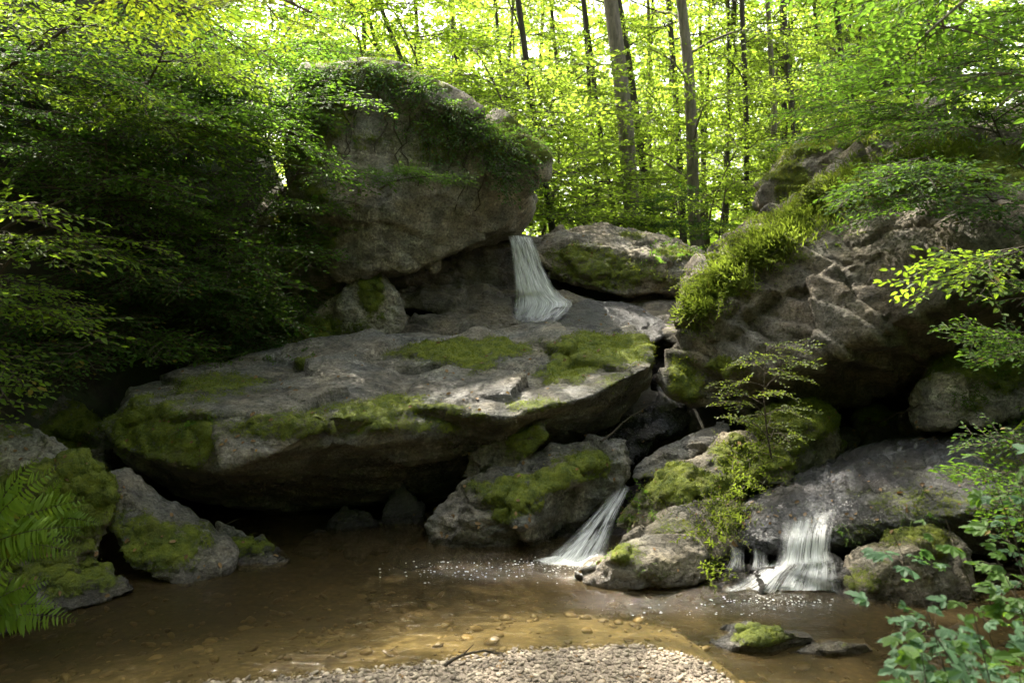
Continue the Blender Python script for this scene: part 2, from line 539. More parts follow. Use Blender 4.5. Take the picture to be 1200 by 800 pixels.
def ground_h(x, y):
    ye = np.interp(x, YE[:, 0], YE[:, 1])
    s = ye - y
    # pool bed
    bed = -.05 - .42 * sstep(-.1, 1.9, -s)
    bar = np.clip(s, 0, None)
    barh = .055 * (1 - np.exp(-bar * 3.2)) + .05 * sstep(.6, 3, bar)
    z = np.where(s > 0, barh - .01, np.minimum(bed, -.0) + .04)
    # back of the pool: steps up under the boulders to the upper terrace
    z = z + .35 * sstep(6.6, 7.2, y) + 1.0 * sstep(7.6, 8.6, y) + 1.05 * sstep(9.4, 10.8, y) + np.clip(y - 11, 0, 1e9) * .055 * np.exp(-np.clip(y - 11, 0, 400) / 160)
    xl = -3.9 + .19 * (y - 5); xl = np.where(y > 11, -2.8 - .22 * (y - 11), xl); xl = np.where(y < 5, -3.9 + .05 * (y - 5), xl)
    dl = np.clip(xl - x, 0, None)
    left = 2.9 * dl / (1 + .12 * dl)
    left = np.minimum(left, 13) * np.where(y > 11, np.exp(-(np.clip(y - 14, 0, 80)) / 14), 1)
    xr = 3.5 + .1 * (y - 5); xr = np.where(y > 10, 4.2 + .35 * (y - 10), xr); xr = np.where(y < 4.5, 2.9, xr)
    dr = np.clip(x - xr, 0, None)
    right = np.minimum(1.15 * dr / (1 + .07 * dr), 9) * np.where(y > 10, np.exp(-(np.clip(y - 10, 0, 80)) / 25), 1)
    back = np.clip(-y - 6, 0, 60) * .28
    z = z + left + right + back
    return z


def build_ground():
    def axis(lo, hi, a, b, fine, far):
        mid = np.arange(a, b, fine)
        k = []
        x = b; st = fine
        while x < hi:
            k.append(x); st = min(st * 1.12, far); x += st
        j = []
        x = a; st = fine
        while x > lo:
            st = min(st * 1.12, far); x -= st; j.append(x)
        return np.concatenate([np.array(j[::-1]), mid, np.array(k)])
    xs = axis(-420, 420, -5, 5, .055, 12); ys = axis(-160, 700, 2.5, 11.5, .055, 14)
    X, Y = np.meshgrid(xs, ys, indexing='ij')
    Z = ground_h(X.ravel(), Y.ravel())
    P = np.stack([X.ravel(), Y.ravel(), Z], 1)
    ye = np.interp(P[:, 0], YE[:, 0], YE[:, 1]); s = ye - P[:, 1]
    far = np.clip(np.abs(P[:, 0]) + np.abs(P[:, 1] - 6), 0, 60)
    rough = sstep(.3, 1.5, P[:, 2]); calm = np.where(s > -.3, 0.0, 1.0)
    P[:, 2] += fbm(P, .5, 4, 3) * .45 * rough + fbm(P, 2.2, 4, 5) * (.03 * calm + .2 * rough)
    inpool = (s < 0) & (P[:, 2] < .3)
    nx, ny = X.shape
    i = np.arange(nx - 1)[:, None] * ny; j = np.arange(ny - 1)[None, :]
    F = np.stack([i + j, i + ny + j, i + ny + j + 1, i + j + 1], -1).reshape(-1, 4)
    bar = sstep(-.02, .06, s) * (1 - sstep(5, 8, np.abs(P[:, 0])))
    soil = np.clip(sstep(.25, .7, P[:, 2]) + sstep(4.0, 5.0, np.abs(P[:, 0])) + sstep(-4, -6, P[:, 1]), 0, 1)
    silt = sstep(-.25, -1.5, s - .5 * fbm(P, .9, 3, 2))
    me = mk_mesh("ground", P, [(F, 0)], [M_BED], True, {"bar": bar, "soil": soil, "silt": silt})
    g = link("ground", me)
    tag(g, "brown stream bed, gravel and steep forest soil of the ravine", kind="structure")
    return g


ground = build_ground()

# ------------------------------------------------------------------ boulders
ROCKS = []


def hull_mesh(hulls):
    bm = bmesh.new()
    for pts in hulls:
        vs = [bm.verts.new(p) for p in pts]
        r = bmesh.ops.convex_hull(bm, input=vs, use_existing_faces=False)
        junk = [e for e in r["geom_interior"] + r["geom_unused"] if isinstance(e, bmesh.types.BMVert)]
        bmesh.ops.delete(bm, geom=list({v for v in junk if v.is_valid}), context='VERTS')
    bmesh.ops.recalc_face_normals(bm, faces=bm.faces)
    me = bpy.data.meshes.new("tmp"); bm.to_mesh(me); bm.free()
    return me


def boulder(label, hulls, vox=.025, mat=None, moss=(), topmoss=0.0, wet=(), wetbase=0.0, smooth=2, rough=1.0, facet=.5,
            strata=0.0, sn=(0, 0, 1), sfreq=6.0, name="boulder", cat="boulder", group=None, tuft=1.0, seed=None, kind=None, fcell=.55):
    seed = len(ROCKS) * 1.37 + 1 if seed is None else seed
    src = hull_mesh([[at(*p) if len(p) == 3 else atz(*p[1:]) for p in h] for h in hulls])
    tmp = bpy.data.objects.new("tmp", src); COL.objects.link(tmp)
    md = tmp.modifiers.new("r", 'REMESH'); md.mode = 'VOXEL'; md.voxel_size = vox; md.use_smooth_shade = True
    dg = bpy.context.evaluated_depsgraph_get()
    me = bpy.data.meshes.new_from_object(tmp.evaluated_get(dg))
    bpy.data.objects.remove(tmp); bpy.data.meshes.remove(src)
    nv = len(me.vertices)
    P = np.empty(nv * 3, np.float32); me.vertices.foreach_get("co", P); P = P.reshape(-1, 3).astype(np.float64)
    E = np.empty(len(me.edges) * 2, np.int32); me.edges.foreach_get("vertices", E); E = E.reshape(-1, 2)
    deg = np.bincount(E.ravel(), minlength=nv).astype(float)

    def lap(A, k=1):
        for _ in range(k):
            S = np.empty_like(A)
            for c in range(A.shape[1]):
                S[:, c] = np.bincount(E[:, 0], A[E[:, 1], c], nv) + np.bincount(E[:, 1], A[E[:, 0], c], nv)
            A = .4 * A + .6 * S / deg[:, None]
        return A

    def normals():
        me.vertices.foreach_set("co", P.astype(np.float32).ravel()); me.update()
        n_ = np.empty(nv * 3, np.float32); me.vertex_normals.foreach_get("vector", n_)
        return n_.reshape(-1, 3).astype(np.float64)
    P = lap(P, max(1, smooth - 1))
    Nn = lap(normals(), 3); Nn /= np.linalg.norm(Nn, axis=1)[:, None] + 1e-9
    size = np.linalg.norm(P.max(0) - P.min(0)); sc = min(1.0, size / 3.0) ** .7
    fv, gap = facets(P + .12 * np.stack([fbm(P, 2, 2, seed), fbm(P, 2, 2, seed + 3), fbm(P, 2, 2, seed + 5)], 1), 1 / (fcell * max(sc, .35)), seed)
    f2, gap2 = facets(P + .05 * fbm(P, 5, 2, seed + 4)[:, None], 1 / (.17 * max(sc, .45)), seed + 3, (1, 1, 1.6))
    f3, _ = facets(P, 1 / (.075 * max(sc, .6)), seed + 6, (1, 1, 1.8))
    D = .10 * sc * rough * fbm(P, 1.1, 3, seed) + .19 * facet * fv + .19 * facet * rough * f2 + .14 * facet * rough * f3
    D += .020 * sc * rough * fbm(P, 7, 4, seed + 2)
    D -= .03 * sc * facet * (1 - sstep(0, .05, gap))
    if strata:
        nn = Vector(sn).normalized()
        s_ = P @ np.array(nn) * sfreq + 1.1 * fbm(P, .9, 3, seed + 9)
        fr = s_ - np.floor(s_)
        saw = fr - sstep(.82, 1.0, fr)
        amp = .4 + .9 * vnoise(np.stack([np.floor(s_) * 7.3, P[:, 0] * .8, P[:, 1] * .8], 1))
        D += strata * (saw - .4) * amp
    P = P + Nn * D[:, None]
    P = P + normals() * (.010 * rough * fbm(P, 22, 3, seed + 6))[:, None]
    P = lap(P, 1) * .25 + P * .75
    Nn = normals()
    # moss, wetness and the painted shade carried with it
    px, py, dep = proj(P)

    def blobs(lst, soft=.6):
        a = np.zeros(nv)
        wob = fbm(P, 2.6, 4, seed + 8, .6) * .8 + .2 * fbm(P, 11, 3, seed + 1)
        for b in lst:
            cx, cy, rx, ry = b[:4]; st = b[4] if len(b) > 4 else 1.0
            near = np.hypot(px - cx, py - cy)
            cand = np.where(near < max(5, near.min() + 2))[0]
            k = cand[np.argmin(dep[cand])]
            c = P[k]; s_ = dep[k] / FPX
            q = np.sqrt(((P[:, 0] - c[0]) / (rx * s_)) ** 2 + ((P[:, 2] - c[2]) / (ry * s_)) ** 2 + ((P[:, 1] - c[1]) / (max(rx, ry) * 1.3 * s_)) ** 2) + wob
            a = np.maximum(a, st * (1 - sstep(1 - soft, 1 + soft, q)))
        return a
    A = blobs(moss)
    if topmoss:
        A = np.maximum(A, topmoss * sstep(.05, .75, Nn[:, 2]) * sstep(-.35, .25, fbm(P, 1.6, 4, seed + 12)))
    A *= .55 + .45 * sstep(-.45, .1, Nn[:, 2] + .5 * fbm(P, 4, 2, seed))
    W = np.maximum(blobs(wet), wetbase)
    W = np.maximum(W, 1 - sstep(.03, .12, P[:, 2] + .03 * fbm(P, 6, 2, 1)))
    A *= sstep(-.0, .07, P[:, 2])
    P = P + Nn * (sstep(.45, .9, A) * (.012 + .045 * (fbm(P, 9, 4, seed) + .42)))[:, None]
    c0 = np.array([(P[:, 0].min() + P[:, 0].max()) / 2, (P[:, 1].min() + P[:, 1].max()) / 2, P[:, 2].min()])
    me.vertices.foreach_set("co", (P - c0).astype(np.float32).ravel())
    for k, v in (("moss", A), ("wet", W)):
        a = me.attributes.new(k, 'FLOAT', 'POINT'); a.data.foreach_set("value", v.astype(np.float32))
    me.materials.clear(); me.materials.append(mat or M_GREY)
    me.name = name; me.update()
    o = link(name, me, None, tuple(c0))
    if kind: tag(o, label, kind=kind)
    else: tag(o, label, cat, group)
    ROCKS.append(o)
    # tufts of moss standing on the cushions (only on the sides that can be seen)
    v = np.array([0, 0, CAMZ]) - P
    facing = np.einsum('ij,ij->i', Nn, v / np.linalg.norm(v, axis=1)[:, None]) > -.15
    noi = fbm(P, 9, 3, seed + 3)
    ok = np.where((A + .35 * noi > .55) & facing)[0]
    if len(ok) > 60 and tuft > 0:
        dens = tuft * 2600 * vox * vox
        cnt = RNG.poisson(dens * (.4 + A[ok]) * 1.0)
        idx = np.repeat(ok, np.minimum(cnt, 6))
        if len(idx) > 26000: idx = RNG.choice(idx, 26000, replace=False)
        if len(idx):
            p = P[idx] - c0 + RNG.normal(size=(len(idx), 3)) * vox * .5
            ax = Nn[idx] + RNG.normal(size=(len(idx), 3)) * .55 + np.array([0, 0, .25])
            dd = dep[idx]
            sz = (.007 + .018 * RNG.random(len(idx)) ** 2) * np.clip(dd / 6.5, .7, 1.6) * (.7 + .3 * tuft)
            mb = MB()
            leaves(mb, p, ax, RNG.normal(size=(len(idx), 3)), sz, .55, 0, np.array([[0, .2, 0], [.55, .26, .03], [1, 0, .1], [.5, -.25, 0], [0, -.2, 0]]), np.array([[0, 1, 2, 3]]))
            mo = mb.build("moss", [M_MOSSB], o)
            tag(mo, None, kind="stuff")
    return o


BVH = {}


def bvh(o):
    if o.name not in BVH:
        from mathutils.bvhtree import BVHTree
        BVH[o.name] = BVHTree.FromObject(o, bpy.context.evaluated_depsgraph_get())
    return BVH[o.name]


def cast(px, py, objs=None, off=0.0):
    """first rock or ground point seen at the pixel, with its normal"""
    org = Vector((0, 0, CAMZ)); d = (at(px, py, 10) - org).normalized()
    best = None
    for o in (objs or ROCKS + [ground]):
        loc = Vector(o.location)
        hit, nrm, _, _ = bvh(o).ray_cast(org - loc, d)
        if hit is not None:
            dist = (hit + loc - org).length
            if best is None or dist < best[0]: best = (dist, hit + loc, nrm)
    if best is None: return None, None
    return best[1] - d * off, best[2]


# --- the great slab across the middle
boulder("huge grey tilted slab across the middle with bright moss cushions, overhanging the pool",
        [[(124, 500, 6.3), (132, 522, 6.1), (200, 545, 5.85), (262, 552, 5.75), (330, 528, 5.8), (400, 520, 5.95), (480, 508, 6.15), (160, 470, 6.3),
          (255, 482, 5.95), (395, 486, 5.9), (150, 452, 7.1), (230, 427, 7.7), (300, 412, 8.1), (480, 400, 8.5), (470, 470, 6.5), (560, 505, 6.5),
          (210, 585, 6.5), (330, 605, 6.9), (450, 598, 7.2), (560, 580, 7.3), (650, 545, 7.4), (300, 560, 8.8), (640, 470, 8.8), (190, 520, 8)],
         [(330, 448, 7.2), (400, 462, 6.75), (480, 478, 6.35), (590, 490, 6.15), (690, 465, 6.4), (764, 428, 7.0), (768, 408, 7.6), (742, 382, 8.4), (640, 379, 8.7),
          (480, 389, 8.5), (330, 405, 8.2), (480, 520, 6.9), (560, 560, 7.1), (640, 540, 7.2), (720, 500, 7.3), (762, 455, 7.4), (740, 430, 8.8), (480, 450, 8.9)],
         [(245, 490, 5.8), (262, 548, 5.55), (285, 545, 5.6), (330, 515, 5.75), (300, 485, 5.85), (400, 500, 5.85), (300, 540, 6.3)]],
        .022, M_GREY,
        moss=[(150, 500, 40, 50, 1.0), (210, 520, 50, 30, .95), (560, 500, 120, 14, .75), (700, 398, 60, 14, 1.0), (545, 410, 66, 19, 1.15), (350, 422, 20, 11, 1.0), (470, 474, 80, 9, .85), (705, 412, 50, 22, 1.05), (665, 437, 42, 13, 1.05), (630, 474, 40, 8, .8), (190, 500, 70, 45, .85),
              (250, 445, 60, 10, .8), (340, 500, 60, 14, .8), (420, 500, 45, 12, .85), (740, 400, 30, 20, 1.0), (180, 530, 60, 14, .8), (720, 440, 40, 20, .6)], wet=[(560, 450, 130, 9, .55), (330, 455, 90, 12, .35), (680, 470, 60, 10, .5), (300, 575, 160, 30, .9), (450, 570, 160, 40, .9), (600, 520, 120, 36, .9), (720, 460, 60, 30, .9)],  # wet spots along the underside paint in its deep shade; those on top are damp
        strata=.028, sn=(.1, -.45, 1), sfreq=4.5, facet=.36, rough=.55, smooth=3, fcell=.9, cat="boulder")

# --- big boulder upper left
boulder("massive grey overhanging boulder above the upper waterfall, its top dark with ivy and moss",
        [[(345, 95, 9.2), (380, 72, 9.1), (425, 66, 9.2), (455, 74, 9.2), (520, 106, 9.1), (570, 150, 9.05), (600, 172, 9.1), (637, 183, 9.2), (638, 196, 9.2),
          (630, 222, 9.4), (616, 252, 9.6), (600, 272, 9.45), (560, 289, 9.35), (520, 304, 9.2), (470, 322, 9.05), (430, 318, 8.9), (395, 300, 8.9), (345, 240, 8.9), (330, 150, 9.1),
          (480, 225, 8.8), (430, 250, 8.7), (540, 210, 8.9), (400, 180, 8.8), (590, 210, 9.05), (520, 250, 9.0), (380, 80, 12), (470, 95, 12.5), (620, 200, 12.5), (600, 270, 12), (400, 320, 12)],
         [(370, 260, 9.0), (440, 235, 8.6), (450, 320, 9.0), (425, 330, 9.1), (395, 330, 9.0), (350, 270, 9.2), (420, 290, 10)]],
        .034, M_PALE, moss=[(430, 85, 80, 20, 1.0), (560, 145, 60, 20, 1.0), (600, 168, 46, 16, 1.5), (622, 180, 30, 14, 1.5), (520, 160, 50, 30, .7), (390, 130, 30, 50, .8), (440, 160, 40, 20, .6), (372, 260, 20, 50, .9), (355, 160, 30, 70, .9), (500, 215, 60, 12, .4)],
        facet=.6, rough=.6, strata=.035, sn=(.5, 0, 1), sfreq=3.2, fcell=.9, smooth=2, tuft=.8)

boulder("cream lichen-spotted wedge rock with moss stripes under the big upper boulder",
        [[(392, 398, 9.0), (398, 345, 9.0), (425, 318, 9.1), (445, 316, 9.1), (466, 345, 9.1), (473, 372, 9.1), (466, 388, 9.1), (440, 396, 8.9), (395, 400, 10), (440, 330, 10.5), (470, 390, 10), (430, 400, 8.9)],
         [(398, 345, 9.2), (330, 405, 8.8), (280, 415, 9.3), (420, 330, 9.6), (400, 400, 9.0), (330, 420, 9)]],
        .026, M_PALE, moss=[(432, 345, 14, 34, 1.1), (400, 385, 50, 16, 1.0), (340, 395, 60, 14, 1.1), (450, 375, 12, 16, .7)], rough=1.0, facet=.6, tuft=.7)

boulder("mossy slanting rock rib on the left bank beside the cream lichen rock",
        [[(300, 250, 9.4), (335, 215, 9.6), (365, 235, 9.5), (420, 330, 9.5), (400, 350, 9.5), (330, 405, 9.2), (250, 420, 9.3), (260, 330, 9.3), (300, 250, 12), (420, 350, 11), (260, 420, 11)]],
        .035, M_PALE, moss=[(370, 270, 40, 70, 1.2), (300, 390, 70, 30, 1.1), (300, 300, 25, 40, .6), (350, 340, 30, 40, .6)], rough=1.4, facet=.9, tuft=.8)

# --- ledges under the upper fall
boulder("dark layered rock ledge in the shadow left of the upper waterfall",
        [[(430, 300, 10.6), (600, 274, 10.5), (640, 282, 10.6), (640, 330, 10.1), (610, 345, 9.95), (520, 332, 10.0), (440, 330, 10), (430, 345, 10.1), (640, 350, 10), (440, 300, 12.5), (640, 280, 12.5), (640, 350, 12)],
         [(455, 345, 9.7), (520, 335, 9.9), (610, 340, 9.75), (690, 352, 9.6), (700, 365, 9.3), (610, 372, 9.3), (520, 360, 9.5), (455, 362, 9.6), (455, 345, 11), (700, 350, 11)],
         [(455, 372, 9.4), (540, 372, 9.35), (620, 385, 9.0), (690, 372, 9.1), (690, 400, 8.8), (455, 402, 9.0), (455, 372, 11), (690, 372, 11), (600, 395, 8.85)]],
        .028, M_TAN, wetbase=.35, wet=[(620, 330, 50, 60, 1.0), (650, 365, 50, 20, 1)], strata=.06, sn=(.12, -.2, 1), sfreq=5, facet=.4, smooth=3, tuft=.3, name="rock_ledge", cat="rock ledge")

boulder("rounded boulder right of the upper waterfall, sunlit tan top and dark mossy face",
        [[(621, 292, 10.0), (640, 272, 10.4), (690, 262, 11.0), (735, 268, 11.0), (780, 282, 11), (820, 300, 11), (822, 312, 10.2), (820, 340, 9.9), (720, 345, 9.7), (650, 328, 9.8), (628, 310, 9.9),
          (700, 285, 10.0), (760, 300, 9.9), (640, 290, 12.5), (820, 300, 12.5), (820, 345, 12)],
         [(700, 285, 10), (720, 262, 11), (690, 261, 11.4), (790, 285, 11), (780, 300, 10.4)]],
        .028, M_TAN, moss=[(670, 295, 40, 14, .85), (700, 325, 80, 22, .8), (790, 293, 40, 10, .9), (740, 272, 25, 6, .9), (790, 325, 40, 16, .7)], facet=.5, strata=.04, sn=(.1, -.3, 1), sfreq=5, tuft=.7, smooth=5)

boulder("smooth wet grey hump of rock at the foot of the upper waterfall",
        [[(625, 385, 9.0), (650, 362, 9.2), (690, 350, 9.5), (740, 352, 9.6), (775, 372, 9.3), (785, 392, 8.9), (760, 405, 8.6), (640, 400, 8.8), (630, 400, 10), (780, 400, 10), (700, 380, 8.8)]],
        .024, M_SLATE, wetbase=.8, rough=.6, facet=.25, smooth=7, tuft=0)
boulder("flat pale ledge of bedrock with long cracks beside the right-hand mossy boulder",
        [[(715, 345, 10.3), (805, 338, 10.6), (830, 345, 10.2), (830, 392, 9.0), (795, 400, 8.7), (770, 388, 9.0), (745, 362, 9.6), (715, 370, 10.3), (800, 440, 9.0), (830, 440, 9.0), (740, 400, 9.6)]],
        .026, M_TAN, wet=[(790, 370, 40, 16, .5)], strata=.03, sn=(.05, -.25, 1), sfreq=10, facet=.25, rough=.5, tuft=0, name="rock_ledge", cat="rock ledge")

# --- great boulder on the right
boulder("huge leaning boulder on the right bank, grassy shoulder above a cracked tan overhanging face",
        [[(799, 350, 7.7), (808, 325, 7.9), (850, 290, 8.1), (900, 255, 8.3), (960, 212, 8.6), (1010, 180, 8.8), (1100, 150, 8.8), (1260, 110, 8.6), (798, 365, 7.5), (804, 392, 7.4), (800, 420, 7.35),
          (840, 440, 7.1), (900, 442, 6.85), (960, 420, 6.6), (1010, 395, 6.45), (1090, 340, 6.3), (1200, 290, 6.1), (1300, 270, 5.9),
          (850, 320, 7.5), (900, 290, 7.3), (1000, 265, 7.1), (1120, 235, 6.9),
          (840, 475, 7.7), (920, 478, 7.9), (1000, 470, 8.1), (1200, 430, 8.0), (1300, 420, 7.6), (900, 260, 11), (1250, 120, 12), (820, 400, 10), (1200, 420, 11), (850, 480, 10)],
         [(779, 442, 7.35), (783, 462, 7.2), (800, 478, 7.2), (850, 486, 7.15), (905, 480, 7.2), (900, 440, 7.1), (860, 425, 7.2), (800, 400, 7.5), (790, 415, 7.5), (850, 480, 9), (800, 410, 9)],
         [(900, 440, 7.2), (960, 450, 7.2), (1000, 470, 7.5), (920, 478, 7.3), (1010, 430, 7.1), (1100, 420, 7.3), (1000, 470, 9), (930, 430, 7.2)]],
        .026, M_TAN, moss=[(830, 330, 45, 32, 1.3), (880, 285, 50, 30, 1.3), (940, 240, 60, 26, 1.3), (1000, 205, 60, 26, 1.2), (1080, 200, 90, 36, 1.1), (805, 440, 26, 32, 1.1), (850, 432, 35, 16, 1.1),
                            (820, 360, 26, 30, 1.0), (790, 462, 14, 20, 1.1), (1180, 190, 90, 40, 1.1), (920, 300, 40, 12, .7)],
        strata=.085, sn=(.52, -.15, 1), sfreq=4.2, facet=.75, rough=.5, smooth=2, fcell=.8, tuft=1.4)
boulder("upright mossy rock standing behind the right-hand boulder at the forest edge",
        [[(890, 243, 10.2), (900, 205, 10.3), (915, 185, 10.4), (960, 160, 10.7), (1020, 140, 10.8), (1100, 120, 11), (1100, 240, 9.8), (930, 245, 9.8), (890, 245, 12), (940, 165, 12.5), (1100, 120, 13), (1100, 240, 13),
          (950, 190, 10.0), (990, 170, 10.1)]],
        .034, M_TAN, moss=[(925, 205, 24, 40, 1.1), (950, 168, 60, 14, 1.3), (1020, 145, 60, 20, 1.3), (965, 210, 12, 30, .3)], facet=.7, strata=.06, sn=(1, 0, .4), sfreq=3.5, tuft=1.2)

# --- middle of the stream
boulder("mossy grey-topped boulder left of the lower middle cascade",
        [[(497, 645, 6.0), (500, 610, 6.05), (528, 578, 6.2), (600, 548, 6.35), (655, 522, 6.5), (690, 514, 6.6), (732, 516, 6.6), (736, 540, 6.45), (726, 578, 6.35), (690, 605, 6.2), (600, 660, 5.95), (520, 662, 5.9),
          (545, 612, 5.85), (610, 590, 5.85), (650, 560, 6.05), (700, 540, 6.2), (560, 600, 7.4), (720, 540, 7.4), (600, 665, 7)]],
        .02, M_GREY, moss=[(600, 580, 50, 22, 1.2), (690, 545, 40, 18, 1.1), (560, 570, 40, 14, .8), (640, 560, 30, 16, 1.1), (590, 600, 26, 16, 1.1)], facet=.6, rough=.9, strata=.03, sn=(.4, -.3, 1), sfreq=7)
boulder("pointed mossy slab wedged in the dark hollow under the great slab",
        [[(535, 562, 6.5), (548, 532, 6.5), (600, 503, 6.4), (636, 486, 6.35), (644, 491, 6.35), (638, 520, 6.3), (612, 548, 6.3), (570, 566, 6.35), (600, 530, 7.3), (560, 560, 7.3), (640, 500, 7.0)]],
        .02, M_TAN, moss=[(615, 515, 34, 22, .9)], facet=.4, rough=.6, tuft=.6)
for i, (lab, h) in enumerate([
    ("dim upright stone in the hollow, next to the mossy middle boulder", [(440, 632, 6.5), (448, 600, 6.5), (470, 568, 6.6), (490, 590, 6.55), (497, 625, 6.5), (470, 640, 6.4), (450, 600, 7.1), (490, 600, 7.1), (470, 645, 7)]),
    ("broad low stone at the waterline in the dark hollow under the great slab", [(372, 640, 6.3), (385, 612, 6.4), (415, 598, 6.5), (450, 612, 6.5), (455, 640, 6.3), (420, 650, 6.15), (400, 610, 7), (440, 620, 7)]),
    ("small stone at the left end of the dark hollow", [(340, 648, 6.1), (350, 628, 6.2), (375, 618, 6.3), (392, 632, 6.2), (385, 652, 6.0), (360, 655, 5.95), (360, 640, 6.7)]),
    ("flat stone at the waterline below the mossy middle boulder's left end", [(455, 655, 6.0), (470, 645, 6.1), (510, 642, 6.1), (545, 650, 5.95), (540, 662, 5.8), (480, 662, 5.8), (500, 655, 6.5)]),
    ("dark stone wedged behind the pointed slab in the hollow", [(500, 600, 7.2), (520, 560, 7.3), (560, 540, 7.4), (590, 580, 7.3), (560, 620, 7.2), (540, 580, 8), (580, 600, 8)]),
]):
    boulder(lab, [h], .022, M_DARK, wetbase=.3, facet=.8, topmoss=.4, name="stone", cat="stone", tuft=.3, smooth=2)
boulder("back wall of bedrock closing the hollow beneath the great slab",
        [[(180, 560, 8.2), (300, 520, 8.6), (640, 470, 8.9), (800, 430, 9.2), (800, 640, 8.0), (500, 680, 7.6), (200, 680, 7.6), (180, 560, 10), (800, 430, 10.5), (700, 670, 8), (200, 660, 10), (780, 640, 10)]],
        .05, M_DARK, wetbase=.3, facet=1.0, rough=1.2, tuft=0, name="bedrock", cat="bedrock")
boulder("dark wet slab behind the lower middle cascade",
        [[(625, 664, 5.85), (640, 628, 6.2), (690, 595, 6.55), (735, 566, 6.8), (765, 566, 6.8), (760, 606, 6.4), (730, 655, 5.9), (660, 670, 5.8), (760, 560, 7.6), (640, 640, 7.2), (740, 660, 6.2)]],
        .02, M_DARK, wetbase=1.0, facet=.7, tuft=0, name="rock_slab", cat="rock slab")
boulder("wet blue-grey rock in the gap between the great slab and the right boulder",
        [[(690, 540, 7.1), (700, 505, 7.4), (740, 480, 7.7), (790, 474, 7.8), (798, 490, 7.5), (770, 520, 7.1), (740, 545, 6.9), (700, 545, 7.8), (790, 480, 8.8), (715, 530, 6.95), (765, 500, 7.1)],
         [(640, 540, 7.6), (670, 512, 7.7), (720, 500, 7.7), (730, 540, 7.3), (680, 560, 7.2), (700, 520, 8.4)]],
        .022, M_SLATE, wetbase=.9, facet=.9, tuft=0, smooth=2)
boulder("small dark rock where the trickle squeezes past the great slab",
        [[(765, 480, 7.9), (768, 450, 8.1), (785, 430, 8.3), (800, 450, 8.1), (800, 480, 7.8), (780, 440, 9), (775, 485, 7.8)]],
        .022, M_DARK, wetbase=1.0, facet=.9, tuft=0, name="stone", cat="stone")
boulder("narrow bare grey slab leaning uphill above the mossy green one",
        [[(738, 562, 6.5), (744, 545, 6.6), (800, 508, 6.9), (835, 490, 7.1), (850, 492, 7.1), (854, 505, 6.9), (810, 535, 6.6), (770, 560, 6.4), (800, 530, 7.4), (850, 510, 7.6)]],
        .018, M_GREY, moss=[(760, 560, 16, 7, .6)], facet=.5, rough=.6, name="rock_slab", cat="rock slab")
boulder("long slab thick with green moss right of the lower middle cascade",
        [[(716, 615, 5.9), (728, 590, 6.0), (790, 548, 6.25), (850, 514, 6.5), (880, 506, 6.6), (900, 530, 6.4), (885, 560, 6.1), (850, 590, 5.85), (790, 612, 5.7), (740, 632, 5.7), (790, 600, 7), (880, 560, 7.2), (800, 570, 5.85)]],
        .018, M_TAN, moss=[(800, 570, 75, 34, 1.15), (860, 540, 34, 30, 1.1), (740, 605, 24, 16, .7)], topmoss=.5, facet=.5, tuft=1.2, name="rock_slab", cat="rock slab")
boulder("brown bare stone streaked with grass, behind the low round rock at the pool edge",
        [[(716, 650, 5.55), (735, 622, 5.65), (790, 596, 5.75), (845, 580, 5.85), (868, 590, 5.8), (866, 630, 5.5), (840, 655, 5.35), (770, 660, 5.3), (800, 630, 6.4), (860, 620, 6.4)]],
        .018, M_TAN, moss=[(800, 620, 30, 12, .6), (850, 600, 20, 16, .8)], facet=.5, rough=.7, name="stone", cat="stone")
boulder("low rounded dark stone standing in the pool between the two cascades",
        [[(681, 676, 5.25), (690, 664, 5.3), (705, 655, 5.3), (720, 682, 5.1), (690, 686, 5.15), (715, 660, 5.7)],
         [(705, 690, 5.1), (704, 660, 5.2), (730, 637, 5.35), (780, 627, 5.4), (818, 630, 5.4), (829, 645, 5.3), (828, 680, 5.15), (800, 690, 5.05), (750, 692, 5.0), (760, 660, 5.05), (800, 655, 6.1), (730, 660, 6.0)]],
        .016, M_TAN, moss=[(735, 645, 28, 12, .9), (780, 665, 30, 12, .45)], facet=.45, rough=.8, smooth=4)
boulder("cube-like block of rock furred with moss behind the sapling",
        [[(888, 552, 6.6), (884, 500, 6.75), (900, 480, 6.9), (955, 474, 7.0), (975, 482, 7.0), (982, 520, 6.8), (975, 548, 6.6), (930, 560, 6.4), (920, 500, 6.5), (900, 500, 7.8), (975, 500, 7.8), (960, 500, 6.55)]],
        .02, M_TAN, moss=[(930, 485, 60, 18, 1.2), (910, 515, 30, 36, 1.1), (955, 520, 24, 26, .8)], topmoss=1, facet=.6, tuft=1.6)
boulder("small mossy stone at the foot of the sapling",
        [[(885, 566, 6.15), (888, 535, 6.25), (905, 516, 6.35), (925, 522, 6.3), (932, 545, 6.2), (925, 570, 6.05), (900, 545, 6.8), (925, 560, 6.7)]],
        .018, M_TAN, moss=[(905, 530, 24, 18, 1.2)], facet=.5, name="stone", cat="stone")
boulder("dark flat-topped stone under the overhang, moss on its upper edge",
        [[(1000, 520, 7.3), (1002, 485, 7.4), (1015, 475, 7.6), (1050, 482, 7.6), (1062, 500, 7.4), (1058, 520, 7.2), (1025, 528, 7.1), (1010, 500, 8.2), (1055, 500, 8.2)]],
        .022, M_DARK, moss=[(1025, 482, 32, 10, 1.0)], facet=.7, name="stone", cat="stone")
boulder("small dark wet stone squeezed left of the flat-topped one under the overhang",
        [[(972, 522, 7.1), (975, 505, 7.2), (992, 498, 7.3), (1008, 508, 7.2), (1006, 526, 7.0), (985, 530, 7.0), (990, 510, 7.7)]], .02, M_DARK, wetbase=.5, facet=.6, name="stone", cat="stone", tuft=0)
